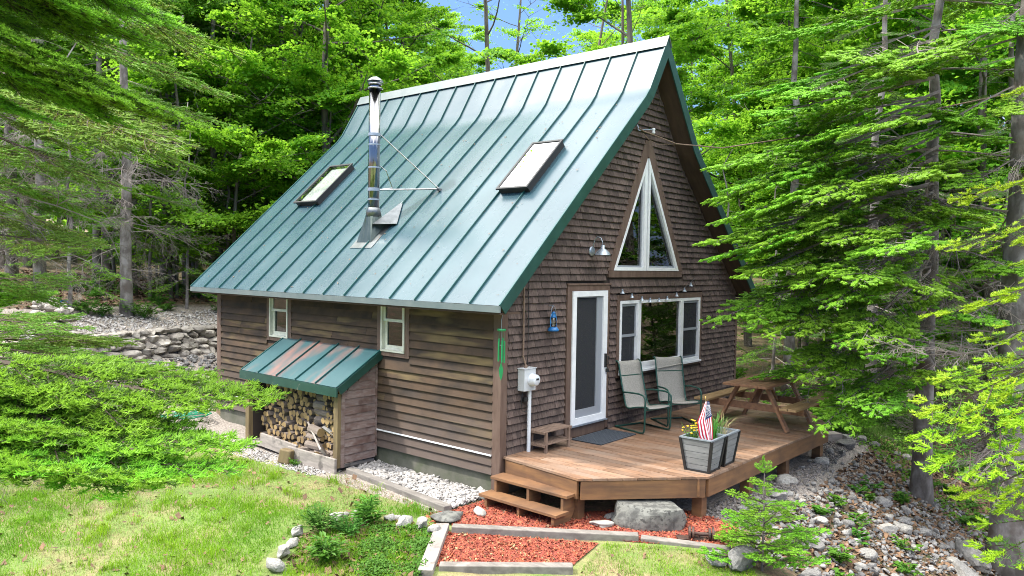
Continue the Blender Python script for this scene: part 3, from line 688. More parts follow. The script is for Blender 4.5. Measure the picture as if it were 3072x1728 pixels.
for k in range(8):
    a0 = -1.1+2.0*k/8; a1 = a0+2.0/8; b.add([(.17*sin(a),.0+y,.17*cos(a)) for a in (a0,a1) for y in (-.2,.2)]+[(.14*sin(a),y,.14*cos(a)) for a in (a0,a1) for y in (-.2,.2)], [(0,1,3,2),(4,6,7,5),(0,4,5,1),(2,3,7,6),(0,2,6,4),(1,5,7,3)])
o = b.build('bark_slab', 'rock', loc=(-.56,3.02,-.17), rot=(.4,.5,.3)); tag(o, 'curled grey bark slab lying on the firewood behind the shed post', 'bark slab')
# firewood, every log its own object
rl = random.Random(21)
def log_mesh(k):
    b = MB(); n = 9; g = random.Random(k); L2 = .2
    if k < 3: prof = [(cos(2*pi*i/n)*(1+g.uniform(-.08,.08)), sin(2*pi*i/n)*(1+g.uniform(-.08,.08))) for i in range(n)]
    else:
        a0 = g.uniform(0,6); sp = g.uniform(1.6,2.8); prof = [(cos(a0)*-.55, sin(a0)*-.55)]+[(cos(a0+sp*(i/6-.5)), sin(a0+sp*(i/6-.5))) for i in range(7)]; n = 8
    vs = [(x, u, v) for x in (-L2, L2) for u, v in prof]
    b.add(vs, [(i, (i+1)%n, n+(i+1)%n, n+i) for i in range(n)], 0); b.add([(x*1.001,u,v) for x,u,v in vs], [tuple(range(n))[::-1], tuple(range(n,2*n))], 1)
    return b.mesh('firewood_log', ['bark','logend'])
LM = [log_mesh(k) for k in range(7)]
GRP = 'split logs stacked in the firewood shed'
def put_log(x, y, z, r, ang=0, lab=0):
    o = link('firewood_log', rl.choice(LM), None, (x,y,z), (rl.uniform(0,6.28), 0, ang), (1, r, r)); o.rotation_mode = 'XYZ'
    rw = 'bottom rows' if z < -.15 else 'middle rows' if z < .25 else 'top rows'; kd = 'round' if o.data in LM[:3] else 'split'
    lb = (kd+' log, cut end showing, '+rw+' left in the firewood shed', kd+' log with yellow cut end, '+rw+' beside the shed post', kd+' log lying sideways, '+rw+' in the middle of the firewood shed')[lab]; tag(o, lb, 'log', lb)
z = -.40
row = 0
while z < .62:
    y = 3.52+.05*(row%2)+max(0,(.25-z)*.0)
    while y < 5.0:
        r = rl.uniform(.042,.066)
        xf = -.30-.12*max(0,.2-z); put_log(xf+rl.uniform(-.05,.05), y, z+rl.uniform(-.012,.012), r, rl.uniform(-.12,.12), 0); y += rl.uniform(.105,.135)
    z += .098; row += 1
z = -.42; row = 0
while z < .66:
    y = 2.74+.04*(row%2)
    while y < 3.18:
        put_log(-.42+rl.uniform(-.03,.03), y, z, rl.uniform(.04,.056), rl.uniform(-.1,.1), 1); y += .102
    z += .092; row += 1
for k in range(18):
    zz = -.42+.125*(k//2)*.98; put_log(-.38-.20*(k%2)*(zz < .0)-.06, 3.36+rl.uniform(-.03,.05), min(zz,.6), rl.uniform(.055,.075), pi/2+rl.uniform(-.25,.25), 2)
for k in range(7): put_log(-.62+rl.uniform(-.05,.05), 2.9+.11*k, -.43+.03*(k%3), rl.uniform(.04,.06), rl.uniform(-.6,.6)+(0 if k%2 else 1.2), 2)

# ------------------------------------------------------------------ deck
deck = empty('deck', 'brown stained wooden deck with clipped corners along the shingled wall', 'deck', (3.3,-1.3,-.57)); DO = (3.3,-1.3,-.57)
DP = [(.03,-.045),(-.156,-1.449),(1.08,-2.58),(5.5,-2.60),(6.80,-1.75),(6.80,-.045)]
b = MB(); x = -.16; g = random.Random(8)  # decking
while x < 6.8:
    P = clip(clip(DP, -1, 0, -(x+.0045)), 1, 0, x+.1355)
    if len(P) >= 3:
        # split the long boards at staggered joints
        ys = sorted([min(p[1] for p in P)-1, g.uniform(-2.2,-.5), 1])
        for a, c in zip(ys, ys[1:]):
            Q = clip(clip(P, 0, -1, -(a+.002)), 0, 1, c-.002)
            if len(Q) >= 3: dz = g.uniform(-.0015,.0015); b.prism(Q, FZ, -.03+dz, dz)
    x += .14
sub_(b, 'decking', 'deck', deck, DO)
DPi = inset(DP, .03)
for i in range(len(DP)-1):
    a, c = DPi[i], DPi[i+1]; b = MB(); a3, c3 = Vector((a[0],a[1],-.152)), Vector((c[0],c[1],-.152)); d = (c3-a3).normalized()
    b.beam(a3+d*(.02 if i else .0), c3-d*.02, .04, .235); sub_(b, 'rim_board', 'deckrim', deck, DO, bev=.003)
for x, y in ((.03,-1.30),(1.20,-2.40),(2.6,-2.42),(3.95,-2.42),(5.45,-2.42),(6.55,-1.66),(.9,-1.1),(3.2,-1.0),(5.6,-1.0)):
    b = MB(); b.box(x-.07,x+.07,y-.07,y+.07,G(x,y)-.1,-.27); sub_(b, 'post', 'deckrim', deck, DO)
b = MB()
for k in range(1,14): b.box(k*.5-.02,k*.5+.02,max(-2.5,-1.5-k*.5-.0) if k < 3 else -2.5+.65*max(0,k*.5-5.5),-.06,-.25,-.035)
sub_(b, 'joists', 'deckrim', deck, DO)
b = MB(); b.box(-.45,.45,-.12,.12,-.09,.09); o = b.build('footing_timber', 'greywood', bev=.01, loc=(6.72,-1.98,G(6.7,-2)+.07), rot=(0,0,-.62)); tag(o, 'short dark timber lying under the far corner post of the deck', 'timber')
# steps
st = empty('deck_steps', 'two wide brown wooden steps at the near corner of the deck', 'steps', (-.25,-.75,-.57)); SO = (-.25,-.75,-.57)
ry = Vector((-.031,-1.28,0)).normalized(); 
for z, xa, ln in ((-.20,-.265,1.30),(-.395,-.47,1.32)):
    a = Vector((xa+.125,-.085 if z > -.3 else -.06,z-.02)); b = MB(); b.beam(a, a+ry*ln, .255, .038); sub_(b, 'tread', 'deckrim', st, SO, bev=.004)
for yy in (-.17,-.74,-1.30):
    b = MB(); xo = -.04-.02*(-yy); b.prism([(xo,-.245),(xo-.22,-.245),(xo-.22,-.435),(xo-.41,-.435),(xo-.41,-.62),(xo-.12,-.62),(xo+.04,-.42)], FY, yy-.02, yy+.02); sub_(b, 'stringer', 'deckrim', st, SO)

def bits(name, P, n_, seed, size, mk, label):
    g = np.random.default_rng(seed); n = len(P); a = g.uniform(0,2*pi,n); nrm = np.array(n_, float)/np.linalg.norm(n_); e1 = np.cross(nrm, [0,1,0.]); e1 /= np.linalg.norm(e1); e2 = np.cross(nrm, e1)
    u = (np.cos(a)[:,None]*e1+np.sin(a)[:,None]*e2)*(size*g.uniform(.4,1.5,n))[:,None]; v = np.cross(nrm, u)*g.uniform(.15,.6,n)[:,None]; c = np.asarray(P)+nrm*(.004+g.uniform(0,.006,n))[:,None]
    V = np.stack([c-u, c+v, c+u, c-v+nrm*.004], 1).reshape(-1,3); return tag(link(name, np_mesh(name, V, np.arange(4*n).reshape(n,4), [mk])), label, 'leaf litter', kind='stuff')
gd = np.random.default_rng(44); x, y, g_ = scatter(DP, 420, 45); bits('fallen_needles', np.stack([x,y,x*0+.002],1), (0,0,1), 1, .013, 'leaf_litter', 'small dead needles and leaf bits strewn on the deck')
sr_, yr_ = gd.uniform(.1,4.8,240), gd.uniform(Y0+.1,Y1-.1,240); bits('fallen_needles', [rp(a, c, .006) for a, c in zip(sr_, yr_)], tuple(NR), 2, .017, 'leaf_litter', 'small dead leaf bits lying on the green metal roof')
# ------------------------------------------------------------------ things on the deck and the wall
b = MB()
for i in range(21):
    for j in range(12): b.box(-.5+i*.0476+.004,-.5+i*.0476+.042,-.27+j*.045+.004,-.27+j*.045+.039,.006,.012)
b.box(-.5,.5,-.27,.27,.0,.007); b.ring(rect(-.5,.5,-.27,.27), inset(rect(-.5,.5,-.27,.27), .03), FZ, .002, .014)
o = b.build('doormat', 'mat_rubber', loc=(2.03,-.36,.003), rot=(0,0,.02)); tag(o, 'dark ribbed rubber doormat in front of the white door', 'doormat')
# two-tier slatted stand
rk = empty('slatted_stand', 'low two-tier stand of weathered slats beside the door', 'stand', (.86,-.22,0)); RO = (.86,-.22,0)
for z in (.12,.30):
    b = MB()
    for k in range(9): b.box(.53,1.20,-.355+k*.034,-.355+k*.034+.024,z-.010,z+.004)
    b.box(.53,.56,-.36,-.05,z-.03,z-.011); b.box(1.15,1.18,-.36,-.05,z-.03,z-.011); sub_(b, 'shelf', 'rackwood', rk, RO)
for x in (.60,1.13):
    for y in (-.34,-.08): b = MB(); b.box(x-.018,x+.018,y-.018,y+.018,0,.288); sub_(b, 'leg', 'rackwood', rk, RO)
# patio chairs
def make_chair(label):
    t = empty('patio_chair', label, 'patio chair', (0,0,0))
    prof = [(-.37,.405),(-.33,.425),(-.12,.395),(.06,.355),(.13,.39),(.17,.50),(.235,.72),(.29,.93),(.305,1.0),(.325,1.055),(.365,1.085),(.405,1.075)]
    pp = [prof[0]]
    for i in range(len(prof)-1):
        p0 = prof[max(i-1,0)]; p1, p2 = prof[i], prof[i+1]; p3 = prof[min(i+2,len(prof)-1)]
        for k in (1,2,3):
            u = k/3; pp.append(tuple(.5*((2*p1[j])+(-p0[j]+p2[j])*u+(2*p0[j]-5*p1[j]+4*p2[j]-p3[j])*u*u+(-p0[j]+3*p1[j]-3*p2[j]+p3[j])*u**3) for j in (0,1)))
    b = MB(); w2 = .235; n = len(pp); xs = [-w2,-w2*.5,0,w2*.5,w2]
    vs = [(x, y, z-.012*(1-(x/w2)**2)) for y, z in pp for x in xs]; b.add(vs, [(i*5+k,i*5+k+1,(i+1)*5+k+1,(i+1)*5+k) for i in range(n-1) for k in range(4)])
    o = b.build('sling', 'sling', t, smooth=True); sm = o.modifiers.new('thick', 'SOLIDIFY'); sm.thickness = .008
    for s in (-1,1):
        b = MB(); b.tube([(s*(w2+.012),y,z) for y, z in pp], .013, 8); b.build('side_rail', 'chairgreen', t, smooth=True)
        b = MB(); b.tube([(s*.29,.33,.015),(s*.29,-.28,.015),(s*.29,-.325,.03),(s*.29,-.34,.09),(s*.29,-.345,.35),(s*.29,-.35,.52),(s*.29,-.34,.575),(s*.29,-.30,.61),(s*.29,-.2,.625),(s*.29,.05,.615),(s*.27,.17,.60),(s*.255,.2,.585)], .0145, 8); b.build('arm_frame', 'chairgreen', t, smooth=True)
    b = MB(); b.tube([(-.29,.33,.015),(.29,.33,.015)], .0145, 8); b.build('base_rail', 'chairgreen', t)
    b = MB(); b.tube([(-.29,-.345,.385),(.29,-.345,.385)], .013, 8); b.build('front_rail', 'chairgreen', t)
    b = MB(); b.tube([(-.25,.275,.85),(.25,.275,.85)], .009, 8); b.build('back_rail', 'chairgreen', t)
    return t
def copy_tree(o, parent=None):
    c = o.copy(); COL.objects.link(c)
    if parent: c.parent = parent
    for ch in list(o.children): copy_tree(ch, c)
    return c
c1 = make_chair('grey sling patio chair on a green frame, nearer the door'); c1['group'] = 'sling patio chairs on the deck'
c2 = copy_tree(c1); c2['label'] = 'grey sling patio chair with a torn fold across its back, beside the picnic table'
b = MB(); b.beam((-.22,.262,.90),(.235,.285,.975), .004, .035, (0,1,.2)); b.build('torn_fold', 'sling', c2)
c1.location = (2.98,-.46,.002); c1.rotation_euler = (0,0,R_(-14)); c2.location = (3.82,-.60,.002); c2.rotation_euler = (0,0,R_(-36))
# planters
def planter(x, y, rz, label):
    t = empty('planter', label, 'planter', (x,y,.001), rz, 'grey slatted planters at the deck edge'); h, a, c = .43, .155, .215
    for k in range(4):
        M4 = Matrix.Rotation(k*pi/2, 4, 'Z'); b = MB()
        for j in range(5):
            z0, z1 = .012+j*.083, .012+(j+1)*.083-.005; q = lambda z: a+(c-a)*z/h
            vs = [(-q(z0),-q(z0),z0),(q(z0),-q(z0),z0),(q(z1),-q(z1),z1),(-q(z1),-q(z1),z1)]; vs += [(v[0]*.9,v[1]+.02,v[2]) for v in vs]
            b.add([M4@Vector(v) for v in vs], [(0,1,2,3),(7,6,5,4)]+[(i,i+4,(i+1)%4+4,(i+1)%4) for i in range(4)])
        b.build('side_panel', 'planter', t)
        b = MB(); p0, p1 = Vector((-a-.002,-a-.002,.0)), Vector((-c-.002,-c-.002,h)); b.beam(M4@p0, M4@p1, .034, .034, M4@Vector((1,0,0))); b.build('corner_strip', 'black', t)
        b = MB(); b.beam(M4@Vector((-a,-a-.004,.012)), M4@Vector((a,-a-.004,.012)), .022, .026); b.build('bottom_strip', 'black', t)
    b = MB(); P = rect(-c-.012,c+.012,-c-.012,c+.012); b.ring(P, inset(P,.03), FZ, h-.004, h+.014); b.build('rim', 'galv', t)
    b = MB(); b.box(-.19,.19,-.19,.19,h-.09,h-.07); b.build('soil', 'soil', t)
    g = random.Random(int(x*100)); b = MB()
    for k in range(60):
        r = g.uniform(.006,.016); cx_, cy_ = g.uniform(-.17,.17), g.uniform(-.17,.17); b.lathe([(0,-r*.3),(r,0),(r*.6,r*.6),(0,r*.7)], (cx_,cy_,h-.068), 6)
    b.build('white_pebbles', 'rock_pale', t)
    return t
planter(1.36,-2.35,.05,'grey slatted planter holding the flag and yellow flowers'); planter(1.83,-2.33,.05,'grey slatted planter with grassy leaves, behind the flag planter')
def blades(name, label, cat, loc, n, h, spread, mk, seed, lean=.35, w=.009, arch=.5):
    g = random.Random(seed); b = MB()
    for k in range(n):
        a = g.uniform(0,2*pi); r = g.uniform(0,spread); hh = h*g.uniform(.55,1.1); ln = g.uniform(.05,lean)*hh*1.5; x0, y0 = r*cos(a), r*sin(a); a += g.uniform(-.7,.7); px, py = -sin(a)*w/2, cos(a)*w/2; pts = []
        for u, ww in ((0,1),(.5,.9),(.85,.55),(1,.05)):
            rr_ = ln*u*u; zz = hh*(u-arch*.3*u*u*u); pts.append((x0+cos(a)*rr_, y0+sin(a)*rr_, zz, ww))
        vs = [(p[0]+s*px*p[3], p[1]+s*py*p[3], p[2]) for p in pts for s in (-1,1)]; b.add(vs, [(2*i,2*i+1,2*i+3,2*i+2) for i in range(3)])
    return tag(b.build(name, mk, loc=loc), label, cat)
blades('grassy_plant', 'upright green grass-like plant in the planter beside the flag', 'plant', (1.52,-2.42,.36), 40, .30, .05, 'grassy', 1, .2)
blades('grassy_plant', 'bushy spiky plant in the rear grey planter', 'plant', (1.80,-2.30,.36), 90, .36, .10, 'grassy', 2, .6, .006)
blades('grassy_plant', 'dry straw-coloured spikes at the back of the rear planter', 'plant', (1.92,-2.36,.36), 22, .34, .08, 'straw', 5, .9, .006)
fl = empty('flower', 'bunch of yellow flowers in the front planter behind the flag', 'flowers', (1.33,-2.23,.35)); g = random.Random(4)
b = MB(); heads = []
for k in range(30):
    a = g.uniform(0,2*pi); r = g.uniform(.02,.19); h_ = g.uniform(.14,.30)-.25*max(0,r-.12); p = (r*cos(a)*1., r*sin(a)*.9, h_); heads.append(p); b.tube([(p[0]*.25,p[1]*.25,0),(p[0]*.7,p[1]*.7,h_*.6),p], .0022, 4)
b.build('stem', 'grassy', fl)
b = MB()
for p in heads[:24]:
    for j in range(9):
        a = 2*pi*j/9+g.random(); r = .021*g.uniform(.8,1.1); b.add([p,(p[0]+cos(a-.33)*r*.8,p[1]+sin(a-.33)*r*.8,p[2]+.006),(p[0]+cos(a)*r,p[1]+sin(a)*r,p[2]+g.uniform(-.004,.01)),(p[0]+cos(a+.33)*r*.8,p[1]+sin(a+.33)*r*.8,p[2]+.006)], [(0,1,2,3)])
    b.lathe([(0,.012),(.007,.008),(.008,.0),(0,-.006)], p, 6)
b.build('petals', 'yellow', fl)
b = MB()
for k in range(150):
    a = g.uniform(0,2*pi); r = g.uniform(0,.13); c0 = Vector((r*cos(a), r*sin(a), g.uniform(.02,.17))); u = Vector((g.uniform(-1,1),g.uniform(-1,1),g.uniform(-.2,.8))).normalized()*.026; v = u.cross(Vector((g.random(),g.random(),1))).normalized()*.007; b.add([c0-u,c0+v,c0+u,c0-v], [(0,1,2,3)])
b.build('leaves', 'plant_leaf', fl)
# flag: a draped cloth on a short stick
fg = empty('flag', 'small red, white and blue striped flag with stars, on a stick in the planter', 'flag', (1.33,-2.42,.36))
b = MB(); top = Vector((-.005,.03,.585)); b.tube([(0,0,0), top], .0045, 6); b.build('flag_stick', 'postwood', fg)
b = MB(); b.lathe([(0,.03),(.007,.015),(.009,0),(.004,-.012),(0,-.012)], top, 8); b.build('finial', 'gold', fg)
b = MB(); NU, NV = 26, 13; vR = Vector((.651,-.759,0)); vF = Vector((-.759,-.651,0))
rows = [(0,(.015,.55),(-.012,.553),(-.035,.545)), (.42,(.052,.36),(-.035,.30),(-.135,.28)), (.75,(.062,.20),(.01,.12),(-.105,.10)), (1,(.07,.06),(.03,.03),(-.045,-.01))]
def flagpt(u, v):
    us = [r[0] for r in rows]; P = [[float(np.interp(u, us, [r[k][j] for r in rows])) for j in (0,1)] for k in (1,2,3)]
    q = [float(np.interp(v, (0,.54,1), [P[k][j] for k in range(3)])) for j in (0,1)]
    return vR*q[0]+Vector((0,0,q[1]))+vF*(.022+.014*sin(v*11+u*2)*(.3+u))
for i in range(NU):
    for j in range(NV):
        u0, u1, v0, v1 = i/NU, (i+1)/NU, j/NV, (j+1)/NV; mi = 2 if (u0 < .4 and j < 7) else (0 if j%2 == 0 else 1)
        b.add([flagpt(u0,v0),flagpt(u1,v0),flagpt(u1,v1),flagpt(u0,v1)], [(0,1,2,3)], mi)
fc = b.build('cloth', ['flag_red','flag_white','flag_blue'], fg)
b = MB()
for r in range(9):
    for c in range(6 if r%2 == 0 else 5):
        u = .385*((c+.5)/6 if r%2 == 0 else (c+1)/6)+.006; v = .538*(r+.9)/10; 
        if u < .03: continue
        p = flagpt(u, v)+vF*.0035; du = (flagpt(u+.01,v)-flagpt(u-.01,v)).normalized(); dv = (flagpt(u,v+.01)-flagpt(u,v-.01)); dv = (dv-du*dv.dot(du)).normalized()
        R1 = .0085 if u > .1 else .005
        b.add([p]+[p+(du*cos(pi/5*k)+dv*sin(pi/5*k))*(R1 if k%2 == 0 else R1*.42) for k in range(10)], [(0,k+1,(k+1)%10+1) for k in range(10)])
b.build('stars', 'flag_white', fc)
# picnic table
pt = empty('picnic_table', 'brown wooden picnic table with two attached benches on the deck', 'picnic table', (4.92,-1.70,.002)); 
for k in range(5): b = MB(); b.box(-.86,.86,-.375+k*.151,-.375+k*.151+.146,.71,.75); b.build('top_plank', 'table', pt, bev=.004)
for s in (-1,1):
    for k in range(2): b = MB(); y = s*.735+(k-.5)*.135; b.box(-.90,.90,y-.064,y+.064,.412,.45); b.build('bench', 'bench', pt, bev=.004)
for x in (-.52,.52):
    for s in (-1,1): b = MB(); b.beam((x,s*.24,.70),(x,s*.60,.01), .045,.10,(1,0,0)); b.build('leg', 'table', pt)
    b = MB(); b.beam((x+.046,-.84,.35),(x+.046,.84,.35), .04,.115); b.build('crossbeam', 'table', pt, bev=.01)
    b = MB(); b.beam((x+.0,-.34,.69),(x+.0,.34,.69), .04,.05); b.build('batten', 'table', pt)
    b = MB(); b.beam((x*.9,0,.34),(x*.18,0,.69), .045,.085,(0,1,0)); b.build('brace', 'table', pt)
# meter, conduit, lamp, lantern, chime, string lights, service drop
mt = empty('electric_meter', 'grey electric meter box with a round glass dial on the shingles', 'meter', (.45,-.03,1.03))
b = MB(); b.box(-.125,.125,-.13,0,-.155,.155); b.build('box', 'meterbox', mt, bev=.008); b = MB(); b.box(-.135,.135,-.137,-.0,.155,.165); b.build('lid', 'meterbox', mt)
b = MB(); b.lathe([(.088,-.13),(.09,-.15),(.082,-.16),(.078,-.22),(.06,-.235),(0,-.238)], (0.03,0,.0), 24, axis=1)
for i in range(len(b.v)): x_, y_, z_ = b.v[i]; b.v[i] = (x_, -abs(y_), z_)
b.build('dial', 'conduit', mt, smooth=True); b = MB(); b.box(.0,.055,-.243,-.236,.005,.03); b.build('display', 'black', mt)
b = MB(); b.tube([(.06,-.07,-.155),(.06,-.07,-1.08)], .028, 12); b.build('conduit', 'conduit', mt)
b = MB(); b.tube([(-.02,-.06,.165),(-.02,-.06,.20),(-.05,-.035,.33),(-.055,-.035,1.30)], .013, 8); b.lathe([(.025,.165),(.025,.2),(.015,.21)], (-.02,-.06,0), 10); b.build('supply_cable', 'rackwood', mt)
b = MB(); b.tube([(.055,-.03,.18),(.06,-.03,.8),(.05,-.03,1.5)], .005, 6); b.tube([(-.06,-.05,-.16),(-.10,-.05,-.32),(-.08,-.06,-.44),(.01,-.06,-.46),(.04,-.06,-.38)], .006, 6); b.box(-.05,.03,-.07,-.03,-.31,-.25); b.build('wire', 'black', mt)
wl = empty('wall_lamp', 'galvanised gooseneck wall lamp on the shingles above the door', 'wall lamp', (2.06,-.03,2.87))
b = MB(); b.lathe([(.0,0),(.075,0),(.075,.02),(.05,.032),(0,.036)], (0,0,0), 24, axis=1); 
for i in range(len(b.v)): x_, y_, z_ = b.v[i]; b.v[i] = (x_, -abs(y_), z_)
b.build('back_plate', 'galv', wl, smooth=True)
b = MB(); b.tube([(0,-.03,.02),(0,-.045,.12),(0,-.075,.19),(0,-.125,.225),(0,-.18,.20),(0,-.21,.14),(0,-.215,.09)], .008, 8); b.build('arm', 'galv', wl, smooth=True)
b = MB(); b.lathe([(.0,.095),(.03,.095),(.034,.04),(.06,.025),(.105,-.02),(.12,-.055),(.126,-.062),(.11,-.05),(.03,.03),(0,.04)], (0,-.215,0), 28); b.build('lamp_shade', 'galv', wl, smooth=True)
ln = empty('lantern', 'blue hurricane lantern hanging on the shingles left of the door', 'lantern', (1.02,-.11,1.68))
b = MB(); b.lathe([(0,0),(.075,0),(.085,.012),(.08,.03),(.062,.055),(.04,.062),(0,.064)], (0,0,0), 20); b.build('tank', 'blue', ln, smooth=True)
b = MB(); b.lathe([(.028,.065),(.042,.10),(.048,.135),(.042,.17),(.028,.20)], (0,0,0), 18); b.build('globe', 'clear', ln, smooth=True)
b = MB(); b.lathe([(.034,.2),(.036,.225),(.03,.23),(.034,.24),(.026,.262),(.032,.27),(.018,.285),(0,.287)], (0,0,0), 18); b.build('cap', 'blue', ln, smooth=True)
b = MB()
for s in (-1,1): b.tube([(s*.06,0,.03),(s*.066,0,.08),(s*.066,0,.2),(s*.045,0,.245),(s*.02,0,.26)], .008, 8)
b.build('side_tube', 'blue', ln, smooth=True); b = MB(); b.tube([(s*.068*cos(a),0,.19+.18*sin(a)) for s in (1,) for a in np.linspace(0,pi,12)], .0035, 6); b.tube([(0,.1,.37),(0,0,.372)], .006, 6); b.build('bail', 'galv', ln)
wc = empty('wind_chime', 'green wind chime hanging from the eave at the cabin corner', 'wind chime', (-.21,-.19,2.02))
b = MB(); b.lathe([(0,-.235),(.055,-.235),(.06,-.25),(.055,-.265),(0,-.265)], (0,0,0), 16); b.build('top_disc', 'chime', wc)
for k in range(5): a = 2*pi*k/5+.3; x_, y_ = .042*cos(a), .042*sin(a); z_ = -.36-.01*k; b = MB(); b.tube([(x_,y_,z_),(x_,y_,z_-.29)], .0105, 10); b.tube([(x_,y_,z_),(x_*.9,y_*.9,-.26)], .0015, 4); b.build('chime_tube', 'chime', wc)
b = MB(); b.tube([(0,0,.0),(.01,0,-.06),(-.005,0,-.13),(0,0,-.235)], .004, 6); b.tube([(0,0,-.26),(0,0,-.72)], .0015, 4); b.lathe([(0,-.45),(.025,-.452),(.025,-.46),(0,-.462)], (0,0,0), 12); b.build('cord', 'galv', wc)
b = MB(); b.add([(0,0,-.68),(.024,-.018,-.78),(.016,-.012,-.87),(0,0,-.93),(-.016,.012,-.87),(-.024,.018,-.78)], [(0,1,2,3,4,5)]); o = b.build('wind_leaf', 'chime', wc); sm = o.modifiers.new('t','SOLIDIFY'); sm.thickness = .004
sl = empty('string_lights', 'drooping string of small shaded lights above the picture window', 'string lights', (4.07,-.06,2.1))
bx = [(2.90,2.235),(3.19,2.16),(3.51,2.105),(3.78,2.075),(4.08,2.07),(4.37,2.095),(4.71,2.15),(5.00,2.235),(5.24,2.33)]
b = MB(); b.tube([(x-4.07,-.02,z-2.1+.03) for x, z in [(2.70,2.30)]+bx+[(5.42,2.42)]], .0035, 5); b.build('cable', 'black', sl)
for i, (x, z) in enumerate(bx): b = MB(); b.lathe([(.004,.03),(.012,.022),(.016,-.005),(.038,-.035),(.040,-.038),(.015,-.015),(0,-.01)], (x-4.07,-.025,z-2.1), 12); b.build('lamp_shade', 'galv', sl)
sw = empty('service_cable', 'grey overhead power cable fixed below the gable peak', 'power cable', (3.3,-.05,4.93))
b = MB(); b.tube([(.0,-.03,.03),(.10,-.07,-.02),(.45,-.12,-.06),(.8,-.30,-.16),(1.3,-.9,-.22),(2.2,-2.2,.02),(4.7,-5.2,.9),(9,-10,3.0)], .011, 6); b.tube([(.1,-.05,-.05),(.3,-.06,-.14),(.55,-.08,-.18),(.85,-.32,-.16)], .006, 6); b.build('cable', 'rackwood', sw)
b = MB(); b.lathe([(0,.05),(.03,.045),(.035,.02),(.02,0),(.035,-.02),(.03,-.045),(0,-.05)], (.42,-.06,.03), 14); b.build('insulator', 'white', sw, smooth=True); b = MB(); b.tube([(0,0,.08),(0,-.03,-.02),(.12,-.05,.01),(.42,-.05,.06)], .012, 6); b.build('bracket', 'galv', sw)
b = MB(); b.box(-.02,.02,-.035,0,-.035,.02); b.tube([(-.013,-.015,.02),(-.013,-.015,.05),(.013,-.015,.05),(.013,-.015,.02)], .004, 6); o = b.build('lock_box', 'black', loc=(2.50,-.062,.975)); tag(o, 'small black key lock box hanging from the white door frame', 'lock box')

# ------------------------------------------------------------------ foliage generators
def tubes_np(segs, n=3):
    """segs: array (k,8) p0,p1,r0,r1 -> tapered n-sided tubes as quads"""
    S_ = np.asarray(segs, float); p0, p1 = S_[:,:3], S_[:,3:6]; d = p1-p0; d /= np.linalg.norm(d, axis=1)[:,None]+1e-9
    ref = np.where(np.abs(d[:,2:3]) < .9, [[0,0,1.]], [[1.,0,0]]); u = np.cross(d, ref); u /= np.linalg.norm(u,axis=1)[:,None]; v = np.cross(d, u)
    V = []
    for p, r in ((p0, S_[:,6]), (p1, S_[:,7])):
        for k in range(n): a = 2*pi*k/n; V.append(p+(u*cos(a)+v*sin(a))*r[:,None])
    V = np.stack(V, 1); base = np.arange(len(S_))[:,None]*2*n
    F = np.concatenate([base+np.array([[k,(k+1)%n,n+(k+1)%n,n+k]]) for k in range(n)], 0)
    return V.reshape(-1,3), F
def needles_np(segs, ds, nl, nw, g, mode='fir', ang=62):
    S_ = np.asarray(segs, float)
    if not len(S_): return np.zeros((0,3)), np.zeros((0,3),int)
    p0, p1 = S_[:,:3], S_[:,3:6]; ln = np.linalg.norm(p1-p0, axis=1); cnt = np.maximum(1, (ln/ds).astype(int)); i = np.repeat(np.arange(len(S_)), cnt)
    u = g.random(len(i)); P = p0[i]+(p1-p0)[i]*u[:,None]; T = ((p1-p0)/(ln[:,None]+1e-9))[i]
    ref = np.where(np.abs(T[:,2:3]) < .9, [[0,0,1.]], [[1.,0,0]]); B = np.cross(T, ref); B /= np.linalg.norm(B,axis=1)[:,None]; Nn = np.cross(B, T)
    if mode == 'fir': ph = g.normal(.35,.38,len(i)); ph = np.where(g.random(len(i)) < .5, ph, pi-ph)
    elif mode == 'up': ph = g.uniform(-.3,pi+.3,len(i))
    else: ph = g.uniform(0,2*pi,len(i))
    a = np.radians(g.normal(ang,9,len(i))); Dn = T*np.cos(a)[:,None]+(B*np.cos(ph)[:,None]+Nn*np.sin(ph)[:,None])*np.sin(a)[:,None]
    l = nl*g.uniform(.75,1.15,len(i)); l = l*np.where(u > .9, .8, 1)
    sd = np.cross(Dn, g.normal(0,1,(len(i),3))*.5+Nn); sd /= np.linalg.norm(sd,axis=1)[:,None]+1e-9
    V = np.stack([P-sd*nw*.5, P+sd*nw*.5, P+Dn*l[:,None]+sd*nw*.18, P+Dn*l[:,None]-sd*nw*.18], 1).reshape(-1,3)
    return V, np.arange(len(V)).reshape(-1,4)
